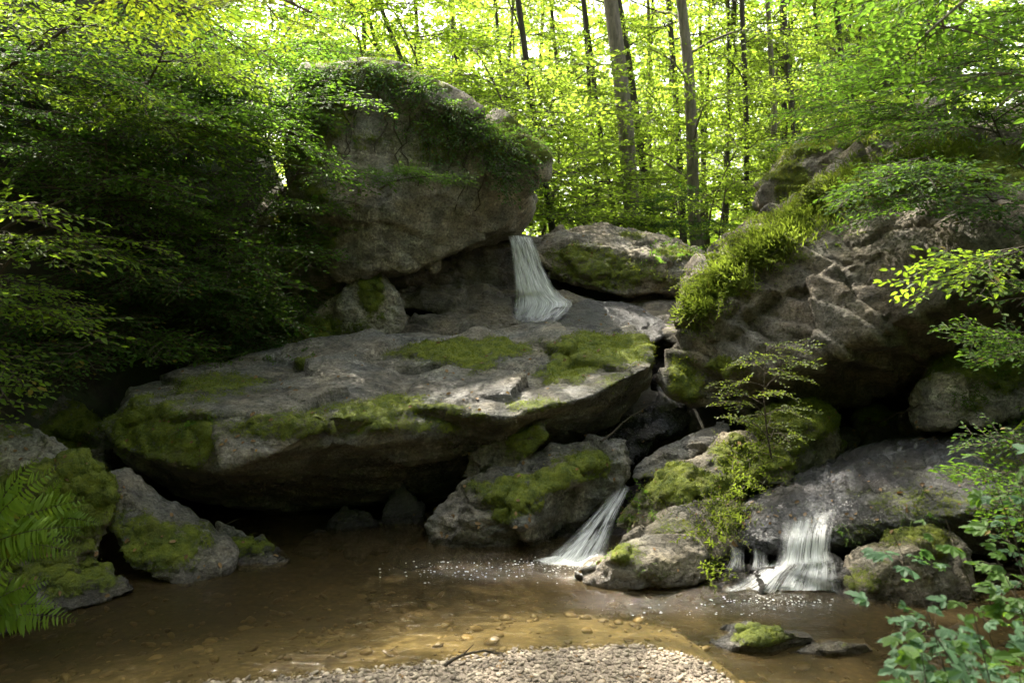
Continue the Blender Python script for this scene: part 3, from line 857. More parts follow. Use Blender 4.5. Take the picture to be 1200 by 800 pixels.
boulder("brown broken stone right of the flat-topped one under the overhang",
        [[(1052, 515, 7.2), (1055, 488, 7.4), (1075, 476, 7.5), (1095, 485, 7.3), (1096, 510, 7.0), (1070, 520, 7.0), (1075, 490, 8)]], .02, M_TAN, wetbase=.3, facet=1.0, name="stone", cat="stone", tuft=0)
boulder("rounded rock in the shade at the right, pale chipped front and mossy crown",
        [[(1082, 500, 6.6), (1080, 460, 6.7), (1092, 435, 6.8), (1125, 415, 6.9), (1170, 410, 6.9), (1200, 430, 6.7), (1210, 480, 6.4), (1150, 500, 6.2), (1100, 502, 6.3), (1110, 440, 8), (1200, 440, 8), (1105, 460, 6.35)]],
        .024, M_PALE, moss=[(1150, 430, 60, 24, 1.0), (1140, 470, 26, 16, .7)], facet=.6, strata=.02, sn=(1, 0, .3))

# --- right-hand slab carrying the second cascade
boulder("broad sloping slab on the right, its left half a sheet of wet blue-grey rock",
        [[(849, 644, 5.45), (850, 622, 5.55), (866, 592, 5.85), (930, 556, 6.3), (1000, 530, 6.7), (1075, 506, 7.1), (1140, 494, 7.0), (1230, 474, 6.6), (1280, 500, 6.0), (1240, 590, 5.3), (1130, 600, 5.35), (985, 618, 5.35), (972, 640, 5.35),
          (905, 648, 5.4), (1000, 590, 5.5), (1060, 556, 5.75), (1200, 520, 5.9), (860, 660, 6.6), (1000, 690, 6.3), (1250, 660, 6.2), (1080, 510, 8.2), (1240, 480, 8.2), (900, 560, 7.5), (940, 590, 5.62), (1000, 640, 5.55), (1150, 650, 5.6)]],
        .018, M_SLATE, wet=[(880, 620, 70, 40, 1.0), (950, 590, 70, 40, 1.0), (1010, 545, 70, 34, 1.0), (1060, 515, 50, 14, .9)], moss=[(1100, 590, 80, 16, .6), (1180, 530, 50, 24, .6), (1010, 630, 30, 16, .7), (1060, 545, 50, 7, .4)],
        strata=.03, sn=(.45, -.2, 1), sfreq=14, facet=.16, rough=.4, smooth=4, name="rock_slab", cat="rock slab")
boulder("tumbled dark wet rocks the right-hand cascade pours over",
        [[(838, 692, 5.15), (850, 668, 5.3), (880, 655, 5.4), (900, 700, 5.05), (860, 700, 5.05), (880, 670, 6)],
         [(880, 700, 5.05), (885, 668, 5.25), (910, 652, 5.4), (940, 650, 5.35), (960, 672, 5.2), (960, 702, 5.02), (915, 704, 5.0), (920, 670, 6)],
         [(940, 702, 5.05), (945, 664, 5.25), (965, 650, 5.4), (985, 660, 5.3), (988, 690, 5.1), (970, 706, 5.0), (970, 670, 6)],
         [(815, 694, 5.1), (835, 685, 5.15), (870, 690, 5.05), (860, 704, 4.95), (825, 702, 4.98), (850, 690, 5.6)],
         [(860, 650, 5.7), (970, 640, 5.8), (970, 700, 5.5), (860, 700, 5.5), (860, 650, 6.5), (970, 640, 6.5), (900, 700, 6.5)]],
        .014, M_DARK, wetbase=1.0, facet=.7, smooth=2, tuft=0, name="wet_rocks", cat="rocks")
boulder("mossy brown humped rock at the pool's right edge",
        [[(974, 704, 5.05), (982, 668, 5.15), (1000, 648, 5.25), (1045, 628, 5.35), (1090, 615, 5.4), (1118, 618, 5.35), (1140, 640, 5.2), (1150, 700, 4.9), (1100, 716, 4.75), (1020, 712, 4.85), (1000, 700, 4.9), (1060, 650, 4.95), (1000, 680, 6), (1140, 680, 6)]],
        .017, M_TAN, moss=[(1085, 630, 55, 16, .85), (1010, 680, 26, 16, .7), (1050, 655, 50, 14, .4)], strata=.015, sn=(.45, -.2, 1), sfreq=16, facet=.5, rough=.8)

# --- islets
boulder("low stone in the shallows with a bright moss cap, left of the two",
        [[('z', 826, 752, 0), ('z', 842, 748, .03), ('z', 880, 742, .085), ('z', 925, 742, .085), ('z', 950, 745, .05), ('z', 956, 752, 0), ('z', 905, 770, -.03), ('z', 850, 768, -.03), ('z', 900, 752, .06), ('z', 870, 756, .045),
          ('z', 850, 735, -.06), ('z', 940, 740, -.06)],
         [('z', 832, 737, 0), ('z', 850, 730, .035), ('z', 880, 731, .035), ('z', 892, 742, .01), ('z', 845, 746, -.03), ('z', 870, 728, -.05)]],
        .009, M_GREY, moss=[(890, 745, 46, 9, 1.2), (935, 745, 16, 6, .7)], strata=.008, sn=(.2, -.2, 1), sfreq=22, facet=.4, rough=.6, smooth=2, name="stone", cat="stone")
boulder("flat bare brown stone in the shallows, right of the two",
        [[('z', 928, 764, 0), ('z', 945, 756, .035), ('z', 985, 751, .06), ('z', 1015, 755, .045), ('z', 1027, 763, 0), ('z', 1000, 773, -.03), ('z', 950, 774, -.03), ('z', 980, 762, .035), ('z', 960, 748, -.06), ('z', 1015, 748, -.06)]],
        .009, M_TAN, moss=[(985, 754, 30, 4, .6)], facet=.35, rough=.5, smooth=2, strata=.006, sn=(.2, -.2, 1), sfreq=22, name="stone", cat="stone", tuft=.5)

# --- left bank rocks
boulder("mossy rock in the shade on the far left, left of the great slab",
        [[(-40, 560, 6.6), (-30, 480, 6.8), (30, 462, 7.0), (70, 466, 7.0), (105, 492, 6.9), (128, 520, 6.7), (124, 555, 6.5), (60, 580, 6.3), (-30, 480, 8.5), (120, 510, 8.2), (70, 560, 8)]],
        .024, M_GREY, moss=[(90, 500, 50, 36, 1.0), (20, 475, 50, 14, .8)], facet=.7)
boulder("grey wavy-banded rock at the left edge above the ferns",
        [[(-80, 640, 5.2), (-60, 495, 5.8), (0, 488, 6.0), (40, 500, 6.0), (88, 532, 5.9), (100, 560, 5.7), (60, 640, 5.2), (-60, 520, 7.4), (80, 540, 7.2), (90, 640, 6.5)]],
        .02, M_PALE, moss=[(10, 500, 30, 12, .6), (50, 590, 60, 30, 1.0)], strata=.03, sn=(.3, -.5, 1), sfreq=14, facet=.3)
boulder("steep moss-covered rock behind the ferns on the left bank",
        [[(-40, 720, 4.75), (0, 580, 5.1), (60, 545, 5.35), (100, 536, 5.45), (128, 552, 5.4), (133, 590, 5.3), (118, 650, 5.15), (60, 700, 4.85), (0, 730, 4.7), (20, 600, 6.5), (125, 600, 6.3), (110, 680, 5.8)]],
        .018, M_TAN, moss=[(100, 560, 40, 30, 1.15), (80, 600, 60, 50, 1.1), (40, 650, 60, 50, .9), (110, 620, 24, 40, .8)], topmoss=1.0, facet=.7, rough=1.2, tuft=1.3)
boulder("slanting grey-brown slab dipping into the left side of the pool",
        [[(120, 562, 5.6), (130, 550, 5.75), (150, 549, 5.85), (200, 580, 5.8), (250, 614, 5.7), (276, 640, 5.55), (272, 668, 5.35), (215, 688, 5.15), (150, 668, 5.2), (130, 620, 5.35), (160, 600, 6.6), (260, 640, 6.4),
          (200, 620, 5.4), (150, 580, 5.5)]],
        .018, M_GREY, moss=[(190, 640, 60, 26, 1.0), (150, 610, 30, 26, .7)], strata=.02, sn=(-.5, -.3, 1), sfreq=9, facet=.35, rough=.6)
boulder("small mossy wedge stone at the low end of the slanting left slab",
        [[(262, 668, 5.5), (250, 628, 5.75), (252, 610, 5.85), (290, 622, 5.85), (325, 638, 5.75), (344, 655, 5.6), (330, 668, 5.45), (285, 672, 5.4), (290, 650, 6.4), (335, 660, 6.2)]],
        .018, M_GREY, moss=[(300, 648, 46, 16, .95)], facet=.7, name="stone", cat="stone")
boulder("low dark stone with a mossy back at the left waterline, nearest the ferns",
        [[(30, 722, 4.6), (45, 680, 4.85), (80, 656, 5.1), (110, 656, 5.15), (150, 680, 5.1), (162, 690, 5.0), (120, 706, 4.85), (60, 722, 4.6), (90, 690, 5.8)],
         [(-60, 760, 4.2), (-40, 720, 4.5), (20, 712, 4.6), (60, 722, 4.55), (20, 738, 4.35), (0, 730, 5)]],
        .016, M_GREY, moss=[(95, 672, 50, 20, 1.0)], facet=.7, name="stone", cat="stone")

# ------------------------------------------------------------------ water
FALLS = [(5.75 * (680 - 600) / FPX, 5.62, .55), ((910 - 600) / FPX * 5.0, 4.93, .6)]


def build_water():
    xs = np.arange(-6.5, 5.2, .04); ys = np.arange(1.0, 8.6, .04)
    X, Y = np.meshgrid(xs, ys, indexing='ij')
    P = np.stack([X.ravel(), Y.ravel(), np.zeros(X.size)], 1)
    chop = np.full(len(P), .06); foam = np.zeros(len(P))
    c1 = np.array([.48, 5.62]); c2 = np.array([1.72, 4.98])
    for c, rx, ry, st in ((c1, .75, .50, 1.0), (c2, .85, .42, 1.0), (c1 + [-.55, -.05], 1.0, .42, .7), (c2 + [-.7, -.12], .8, .28, .6)):
        q = np.hypot((P[:, 0] - c[0]) / rx, (P[:, 1] - c[1]) / ry)
        chop = np.maximum(chop, st * (1 - sstep(.3, 1.2, q)))
    for c, rx, ry, st in ((c1 + [-.02, -.02], .40, .17, 1.0), (c2 + [0, -.02], .50, .12, .50), (c1 + [-.1, -.15], .9, .28, .42), (c2 + [-.25, -.1], .9, .2, .42)):
        q = np.hypot((P[:, 0] - c[0]) / rx, (P[:, 1] - c[1]) / ry)
        foam = np.maximum(foam, st * (1 - sstep(.35, 1.15, q)))
    P[:, 2] = chop * .012 * fbm(P, 9, 3, 2) + .003 * fbm(P * [1, 2, 1], 2, 2, 4)
    for c in (c1, c2):
        d = np.hypot(P[:, 0] - c[0], P[:, 1] - c[1])
        P[:, 2] += .004 * np.sin(d * 42) * np.exp(-d * 1.6)
    nx, ny = X.shape
    i = np.arange(nx - 1)[:, None] * ny; j = np.arange(ny - 1)[None, :]
    F = np.stack([i + j, i + ny + j, i + ny + j + 1, i + j + 1], -1).reshape(-1, 4)
    o = link("water", mk_mesh("water", P, [(F, 0)], [M_WATER], True, {"chop": chop, "foam": foam}))
    tag(o, "clear amber-brown pool water", kind="structure")


build_water()


def cascade(label, rows, layers=3, fine=70.0, off=.02, steps=30, seed=1, dens=.8, edge=.36, puff=.035, tail=2.5):
    """rows: (pxL,pyL,pxR,pyR,depth or None, density); thin veils of water over the rock, one in front of the other"""
    rng = np.random.default_rng(seed)
    R = np.array([[r[0], r[1], r[2], r[3], (r[4] if r[4] else -1), r[5]] for r in rows], float)
    m = len(R); tt = np.linspace(0, m - 1, steps)
    ng = 25
    G = np.zeros((ng, steps, 3))
    for gi in range(ng):
        u = gi / (ng - 1)
        prev = None
        for k, t in enumerate(tt):
            i = min(int(t), m - 2); f = t - i
            a = R[i]; b = R[i + 1]
            px = (a[0] * (1 - u) + a[2] * u) * (1 - f) + (b[0] * (1 - u) + b[2] * u) * f
            py = (a[1] * (1 - u) + a[3] * u) * (1 - f) + (b[1] * (1 - u) + b[3] * u) * f
            p = None
            if a[4] > 0 and b[4] > 0:
                p = at(px, py, a[4] * (1 - f) + b[4] * f)
                q, _ = cast(px, py, off=off)
                if q is not None and q.y < p.y: p = q
            else:
                p, _ = cast(px, py, off=off)
                if p is None: p = prev or at(px, py, 6)
            p = p.copy(); p.z = max(p.z, .003); prev = p
            G[gi, k] = p
    for _ in range(2):
        G[:, 1:-1] = (G[:, :-2] + G[:, 1:-1] * 2 + G[:, 2:]) / 4
        G[1:-1] = (G[:-2] + G[1:-1] * 2 + G[2:]) / 4
    dcol = np.interp(tt, np.arange(m), R[:, 5])
    U = np.linspace(0, 1, ng)
    width = np.linalg.norm(G[-1] - G[0], axis=1).mean()
    ln = np.concatenate([[0], np.cumsum(np.linalg.norm(np.diff(G[ng // 2], axis=0), axis=1))])
    V = []; Fq = []; flow = []; de = []
    for l in range(layers):
        P = G.copy()
        nz = fbm(np.stack([np.repeat(U * width * 9, steps), np.tile(ln * 2.5, ng), np.full(ng * steps, l * 5.0 + seed)], 1), 1.0, 3).reshape(ng, steps)
        P[:, :, 1] -= (l * .4 + .6 * (nz + .5)) * puff
        P[:, :, 2] += .3 * puff * nz * (P[:, :, 2] > .03)
        P[:, :, 0] += .010 * nz
        V.append(P.reshape(-1, 3))
        i = np.arange(ng - 1)[:, None] * steps; j = np.arange(steps - 1)[None]
        Fq.append(np.stack([i + j, i + steps + j, i + steps + j + 1, i + j + 1], -1).reshape(-1, 4) + l * ng * steps)
        fl = np.zeros((ng, steps, 3)); fl[:, :, 0] = (U * width * fine * (1 + .35 * l))[:, None]; fl[:, :, 1] = ln[None] * 3.2; fl[:, :, 2] = l * 11.3 + seed
        flow.append(fl.reshape(-1, 3))
        ef = np.clip(np.minimum(U, 1 - U) / edge, 0, 1) ** .8
        vf = np.clip(np.minimum(np.arange(steps) / 2.0, (steps - 1 - np.arange(steps)) / tail), 0, 1)
        rag = np.clip(.8 + 1.0 * nz, .1, 1.5)
        de.append(np.clip(ef[:, None] * vf[None] * dcol[None] * dens * rag, 0, 1).ravel())
    V = np.concatenate(V)
    c0 = np.array([V[:, 0].mean(), V[:, 1].mean(), V[:, 2].min()])
    me = mk_mesh("waterfall", V - c0, [(np.concatenate(Fq), 0)], [M_FALL], True, {"flow": np.concatenate(flow), "dens": np.concatenate(de)})
    o = link("waterfall", me, None, tuple(c0))
    tag(o, label, "waterfall")
    return o


cascade("upper white waterfall dropping beside the massive overhanging boulder",
        [(594, 275, 622, 276, 10.2, .7), (597, 286, 628, 288, 9.85, .9), (601, 310, 636, 312, 9.7, 1.0), (603, 333, 648, 334, 9.55, 1.3), (604, 346, 658, 346, 9.5, 1.5), (602, 357, 674, 356, None, 1.2), (598, 380, 650, 380, None, .9)],
        4, 85, .03, 40, 3, 2.1, .34, .03, 9)
cascade("lower middle cascade fanning into the pool beside the mossy grey-topped boulder",
        [(724, 566, 738, 568, 6.45, .7), (712, 582, 730, 586, 6.25, .9), (694, 602, 722, 605, 6.05, 1.0), (668, 628, 714, 632, 5.85, 1.0), (642, 650, 706, 657, 5.62, 1.2), (628, 658, 700, 666, 5.52, 1.3)],
        3, 75, .03, 30, 4, .85)
cascade("right-hand curtain of falling water at the lip of the wet slab",
        [(915, 608, 985, 594, None, .2), (913, 632, 975, 617, 5.3, .8), (910, 655, 972, 645, 5.22, 1.1), (903, 664, 977, 658, 5.16, 1.4)], 3, 95, .02, 18, 5, 1.0, .25, .015)
cascade("thin left strands dripping from the same wet slab's lip",
        [(856, 636, 872, 644, 5.35, .9), (856, 655, 872, 658, 5.3, .9), (848, 668, 874, 668, 5.22, 1.0)], 2, 110, .02, 10, 6, .9, .3, .01)
cascade("narrow trickle between the left strands and the right-hand curtain",
        [(880, 640, 900, 646, 5.35, .8), (880, 655, 900, 658, 5.3, .8), (876, 668, 902, 668, 5.22, .9)], 2, 120, .02, 10, 16, .8, .3, .01)
cascade("foaming veils spreading over the dark rocks below the right-hand curtain",
        [(905, 655, 975, 650, None, 1.2), (886, 668, 980, 662, None, 1.0), (864, 680, 984, 676, None, .9), (842, 694, 988, 697, None, 1.4)], 3, 60, .02, 24, 7, 1.0, .3, .02, 1.5)
cascade("thin film of water sliding down the wet slab", [(1072, 508, 1095, 510, None, .6), (1030, 525, 1060, 535, None, .55), (980, 550, 1020, 565, None, .45), (925, 590, 985, 592, None, .5), (912, 616, 980, 604, None, .7)],
        1, 40, .012, 30, 8, .4, .2, .004)
cascade("trickle dropping through the dark gap right of the great slab", [(772, 440, 784, 440, None, .6), (768, 460, 782, 462, None, .6), (762, 478, 780, 482, None, .5)], 2, 90, .02, 12, 9, .6, .3, .01)

# foam flecks at the feet of the falls
def foam_flecks():
    pts = []
    for cx, cy, rx, ry, k in ((.42, 5.5, .5, .16, 120), (-.15, 5.4, 1.0, .30, 150), (1.68, 4.86, .5, .10, 110), (1.2, 4.75, .8, .2, 50)):
        a = RNG.random(k) * 6.28; r = np.sqrt(RNG.random(k)) * (.5 + .5 * RNG.random(k))
        pts.append(np.stack([cx + np.cos(a) * r * rx, cy + np.sin(a) * r * ry, np.full(k, .006)], 1))
    P = np.concatenate(pts)
    mb = MB()
    bm = bmesh.new(); bmesh.ops.create_icosphere(bm, subdivisions=1, radius=1)
    T = np.array([v.co[:] for v in bm.verts]); F = np.array([[v.index for v in f.verts] for f in bm.faces]); bm.free()
    s = .0015 + .0045 * RNG.random(len(P)) ** 2
    V = P[:, None] + T[None] * s[:, None, None] * np.array([1.6, 1, .6])
    Fq = (np.arange(len(P))[:, None, None] * len(T) + F[None]).reshape(-1, 3)
    mb.add(V.reshape(-1, 3), Fq, 0, np.repeat(RNG.random(len(P)), len(T)))
    m, t, out = newmat("foam_bubble"); b = t.nodes.new("ShaderNodeBsdfPrincipled"); b.inputs['Base Color'].default_value = (.8, .8, .78, 1); b.inputs['Roughness'].default_value = .3
    t.links.new(b.outputs[0], out.inputs[0])
    tag(mb.build("foam", [m]), "white foam flecks drifting from the falls", kind="stuff")


foam_flecks()

# ------------------------------------------------------------------ gravel
def stones(name, X, Y, size, sub, mat, label, flat=.5, seat=.3):
    bm = bmesh.new(); bmesh.ops.create_icosphere(bm, subdivisions=sub, radius=1)
    T = np.array([v.co[:] for v in bm.verts]); F = np.array([[v.index for v in f.verts] for f in bm.faces]); bm.free()
    k = len(X)
    Z = ground_h(X, Y)
    q = RNG.normal(size=(k, 3)); sc = np.stack([np.ones(k), .55 + .4 * RNG.random(k), flat * (.6 + .7 * RNG.random(k))], 1) * size[:, None]
    T2 = T[None] * (1 + .22 * RNG.normal(size=(k, len(T), 1)) * (.8 if sub == 1 else .45))
    V = T2 * sc[:, None]
    a = RNG.random(k) * 6.28; ca, sa = np.cos(a)[:, None], np.sin(a)[:, None]
    x = V[..., 0] * ca - V[..., 1] * sa; y = V[..., 0] * sa + V[..., 1] * ca
    tl = RNG.normal(size=(k, 1)) * .3; z = V[..., 2] + x * tl; 
    V = np.stack([x, y, z], -1) + np.stack([X, Y, Z + size * seat * (RNG.random(k))], 1)[:, None]
    mb = MB()
    mb.add(V.reshape(-1, 3), (np.arange(k)[:, None, None] * len(T) + F[None]).reshape(-1, 3), 0, np.repeat(RNG.random(k), len(T)))
    tag(mb.build(name, [mat]), label, kind="stuff")


k = 13500
X = RNG.uniform(-2.1, 1.3, k); Y = RNG.uniform(3.2, 4.35, k)
m_ = (np.interp(X, YE[:, 0], YE[:, 1]) - Y) > -.035
X, Y = X[m_], Y[m_]
stones("gravel", X, Y, .006 + .016 * RNG.random(len(X)) ** 3, 2, M_PEB, "small tan and grey gravel of the bar in front", .45)
k = 2400
X = RNG.uniform(-4, 3.6, k); Y = 2.9 + 3.2 * RNG.random(k)
m_ = (np.interp(X, YE[:, 0], YE[:, 1]) - Y) < -.06
X, Y = X[m_], Y[m_]
stones("stream_pebbles", X, Y, .012 + .04 * RNG.random(len(X)) ** 4, 2, M_PEBWET, "golden brown pebbles lying under the shallow water", .4, .3)

# ------------------------------------------------------------------ leafy branches (shared meshes)
def spray(name, L, leaf, ntw, gap, droop, wid, seed, mats, jitter=.4, wleaf=1.0, twr=.006):
    st = np.random.default_rng(seed)
    mb = MB(); pos = []; ax = []; nr = []; sz = []

    def axis_pt(t):
        return np.array([t * L, .05 * L * math.sin(t * 4 + seed), -droop * L * t * t])
    tt = np.linspace(0, 1, 7)
    mb.tube([axis_pt(t) for t in tt], np.interp(tt, [0, 1], [twr, twr * .3]), 4, 1)
    for i in range(ntw):
        t = .08 + .9 * i / ntw + st.normal() * .01
        s = 1 if i % 2 else -1
        b = axis_pt(t)
        ln = L * wid * (math.sin(math.pi * min(1, .25 + t * .75)) ** .7 + .12) * (.75 + .5 * st.random())
        a = math.radians(58 - 22 * t + st.normal() * 9) * s
        d = np.array([math.cos(a), math.sin(a), st.normal() * .14 - .05]); d /= np.linalg.norm(d)
        e = b + d * ln - np.array([0, 0, droop * .5 * ln])
        mb.tube([b, (b + e) / 2 + [0, 0, .03 * ln], e], [twr * .45, twr * .35, twr * .2], 3, 1)
        k = max(2, int(ln / gap))
        for j in range(k + 1):
            u = (j + .6) / (k + .6)
            p = b + (e - b) * u
            sg = 1 if j % 2 else -1
            an = a + sg * math.radians(48 + st.normal() * 12) * (0 if j == k else 1)
            v = np.array([math.cos(an), math.sin(an), st.normal() * .25 - .12])
            pos.append(p); ax.append(v); nr.append(np.array([0, 0, 1]) + st.normal(size=3) * jitter)
            sz.append(leaf * (.65 + .5 * st.random()) * (1 if j < k else 1.1))
    leaves(mb, pos, ax, nr, sz, wleaf, 0)
    return mb.mesh(name, mats, False)


SP_BEECH = [spray("leafy_branch", .62, .048, 12, .034, .22, .42, 10 + i, [M_LEAF_MID, M_TWIG]) for i in range(5)]
SP_FOREST = [spray("leafy_branch", 1.5, .115, 15, .085, .15, .42, 30 + i, [M_LEAF_FOREST, M_TWIG], .9, 1.0, .012) for i in range(5)]
SP_IVY = [spray("leafy_branch", .42, .040, 9, .034, .35, .40, 50 + i, [M_LEAF_DARK, M_TWIG], .5, 1.3) for i in range(3)]
SP_NEAR = [spray("leafy_branch", .55, .060, 10, .042, .18, .42, 70 + i, [M_LEAF_MID, M_TWIG]) for i in range(3)]


def orient(d, up):
    X = Vector(d).normalized(); up = Vector(up)
    Y = up.cross(X)
    if Y.length < 1e-3: Y = Vector((0, 1, 0))
    Y.normalize(); Z = X.cross(Y)
    return Matrix((X, Y, Z)).transposed()


def place(me, parent, base, p, d, up, sc, mat=None, name="leafy_branch"):
    o = bpy.data.objects.new(name, me)
    COL.objects.link(o)
    o.parent = parent
    o.matrix_local = Matrix.Translation(Vector(p) - Vector(base)) @ orient(d, up).to_4x4() @ Matrix.Scale(sc, 4)
    if mat is not None:
        o.material_slots[0].link = 'OBJECT'; o.material_slots[0].material = mat
    return o


def empty(name, loc, label, cat, group=None):
    o = bpy.data.objects.new(name, None); COL.objects.link(o); o.location = loc
    o.empty_display_size = .1
    return tag(o, label, cat, group)


def rv(s=1.0):
    return Vector((random.gauss(0, s), random.gauss(0, s), random.gauss(0, s)))


def curve(a, b, bend, n=7):
    a, b = Vector(a), Vector(b)
    return [a.lerp(b, t) + Vector(bend) * math.sin(math.pi * t) for t in [i / (n - 1) for i in range(n)]]


def shrub(name, label, cat, base, top, nlimb, llen, per, meshes, mat, bias=(0, 0, 0), flat=.35, sc=(.8, 1.2), r0=.03, bark=None, group=None, tmin=.25, stembend=.12, stem_name="stem"):
    base, top, bias = Vector(base), Vector(top), Vector(bias)
    e = empty(name, base, label, cat, group)
    mb = MB()
    H = (top - base).length
    st = curve(base, top, rv(stembend * H), 8)
    mb.tube([p - base for p in st], np.linspace(r0, r0 * .35, 8), 6)
    for i in range(nlimb):
        t = tmin + (1 - tmin) * (i + random.random() * .8) / nlimb
        k = min(t * 7, 6.99); p = st[int(k)].lerp(st[int(k) + 1], k - int(k))
        a = i * 2.4 + random.random() * 1.2
        d = Vector((math.cos(a), math.sin(a), random.uniform(-.05, .55))) + bias
        d.normalize()
        ln = llen * random.uniform(.6, 1.15) * (1.1 - .45 * t)
        en = p + d * ln
        lb = curve(p, en, rv(.05 * ln) + Vector((0, 0, .08 * ln)), 5)
        mb.tube([q - base for q in lb], np.linspace(r0 * .4, r0 * .14, 5), 4)
        for j in range(per):
            u = .3 + .7 * (j + random.random()) / per
            k = min(u * 4, 3.99); q = lb[int(k)].lerp(lb[int(k) + 1], k - int(k))
            s = 1 if j % 2 else -1
            lat = Vector((-d.y, d.x, 0)) * s * random.uniform(.3, 1.1)
            dd = (d * .8 + lat + bias * .3); dd.z = dd.z * flat + random.gauss(0, .12)
            place(random.choice(meshes), e, base, q, dd, Vector((0, 0, 1)) + rv(.22), random.uniform(*sc), mat)
    mb.build(stem_name, [bark or M_TWIG], e)
    return e


def gz(x, y):
    return float(ground_h(np.array([x]), np.array([y]))[0])


def bank_base(c, side, down=.7):
    x = c.x
    for _ in range(200):
        if gz(x, c.y + .5) > c.z - down: break
        x += .06 * side
    return Vector((x, c.y + .5, gz(x, c.y + .5) - .12))


# ---- left bank thicket
LB = [
    ("yellow-green branches hanging into the top left corner of the view", 70, 30, 6.2, 'S', 1.0, 5, .25),
    ("sunlit spray of yellow-green leaves high on the left bank, left of the boulder-top ivy", 190, 70, 6.3, 'S', .9, 7, .3),
    ("pale sunlit beech branches drooping over the top of the left bank", 130, 20, 5.6, 'S', .9, 6, .2),
    ("mid-green shrub above the massive grey boulder's left shoulder", 330, 60, 9.0, 'M', 1.0, 8, .2),
    ("layered green branches reaching right across the dark bank toward the massive boulder", 270, 180, 7.6, 'M', 1.1, 9, .5),
    ("bushy green shrub touching the massive boulder's left edge", 355, 200, 8.6, 'M', .8, 7, .3),
    ("dark shrub in the shade at the far left edge, upper of the bank", 10, 130, 5.8, 'D', .9, 6, .3),
    ("sunlit drooping branch at the left edge halfway up the bank", 70, 260, 5.8, 'S', .8, 5, .45),
    ("yellow-green low branch at the left edge above the dark hollow", 15, 320, 5.2, 'S', .7, 5, .5),
    ("green shrub in the middle of the left bank", 180, 250, 8.0, 'M', 1.0, 6, .3),
    ("dim blue-green foliage low on the bank above the great slab's left end", 190, 370, 8.0, 'D', .9, 7, .3),
    ("dark low shrub behind the great slab's upper left edge", 270, 395, 8.6, 'D', .6, 5, .3),
    ("shaded bush above the mossy far-left rock", 60, 410, 7.2, 'D', .9, 7, .3),
    ("green leafy shrub below the massive boulder beside the cream lichen rock", 310, 300, 8.8, 'M', .7, 6, .4),
    ("small shrub among the pale stones left of the cream lichen rock", 290, 350, 8.6, 'M', .6, 5, .3),
    ("dense green shrub at the upper middle of the left bank", 230, 110, 7.8, 'M', 1.1, 8, .3),
    ("dark bush at the left edge above the grey wavy-banded rock", -10, 440, 6.6, 'D', .8, 6, .3),
    ("airy mid-green branches between the two sunlit sprays of the left bank", 110, 160, 6.8, 'M', 1.0, 6, .4),
    ("small twiggy shrub in the deep shade of the bank, near its bottom", 130, 330, 7.4, 'D', .9, 6, .3),
    ("dark dense foliage at the top of the bank behind the sunlit sprays", 160, 60, 8.6, 'D', 1.3, 8, .2),
    ("dark leafy shrub high on the bank just left of the massive boulder", 300, 130, 9.2, 'D', 1.1, 7, .2),
    ("dark shrub crowding the massive boulder's upper left corner", 325, 85, 9.0, 'D', .9, 7, .2),
    ("mid-green shrub spilling over the massive boulder's left edge at mid height", 345, 150, 8.3, 'M', .6, 6, .3),
    ("tall green bush filling the notch between the left bank and the massive boulder", 305, 70, 11.3, 'M', 1.3, 10, .1),
    ("leafy young beech in the notch behind the massive boulder's left edge", 330, 120, 10.8, 'M', 1.0, 9, .2),
    ("dark leafy shrub at the very top of the left bank, in the corner", 30, 10, 8.4, 'D', 1.3, 8, .2),
    ("green shrub just right of the corner shrub at the top of the left bank", 110, 90, 8.4, 'M', 1.2, 8, .3),
    ("dense mid-green shrub under the pale sunlit beech branches", 210, 20, 8.0, 'M', 1.1, 8, .2),
    ("leafy shrub at the left edge below the corner, behind the sunlit branches", 0, 90, 7.4, 'M', 1.1, 8, .3),
    ("broad-spreading green shrub in the centre of the left bank", 160, 190, 7.8, 'M', 1.0, 8, .45),
    ("green shrub low on the bank beside the mossy slanting rock rib", 230, 290, 8.2, 'M', .8, 7, .4),
    ("leafy shrub overhanging the dark hollow at the bank's foot", 110, 400, 7.4, 'M', .8, 7, .45),
    ("shaded shrub filling the bank under the left-edge drooping branch", 40, 200, 7.6, 'M', 1.2, 8, .3),
]
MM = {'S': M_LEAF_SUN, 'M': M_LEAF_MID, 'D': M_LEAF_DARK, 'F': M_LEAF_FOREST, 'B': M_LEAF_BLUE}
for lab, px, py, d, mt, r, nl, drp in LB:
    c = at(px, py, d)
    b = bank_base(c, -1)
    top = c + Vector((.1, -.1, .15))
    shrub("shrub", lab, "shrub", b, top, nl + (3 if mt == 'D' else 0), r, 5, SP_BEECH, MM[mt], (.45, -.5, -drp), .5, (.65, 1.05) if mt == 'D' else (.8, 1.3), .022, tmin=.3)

M_LEAF_BACKLIT = leaf_mat("backlit_yellow_leaf", (.12, .17, .012), (.19, .24, .02), (.56, .70, .04), .6, .6)  # sun glow through the leaves is put into this yellow colour
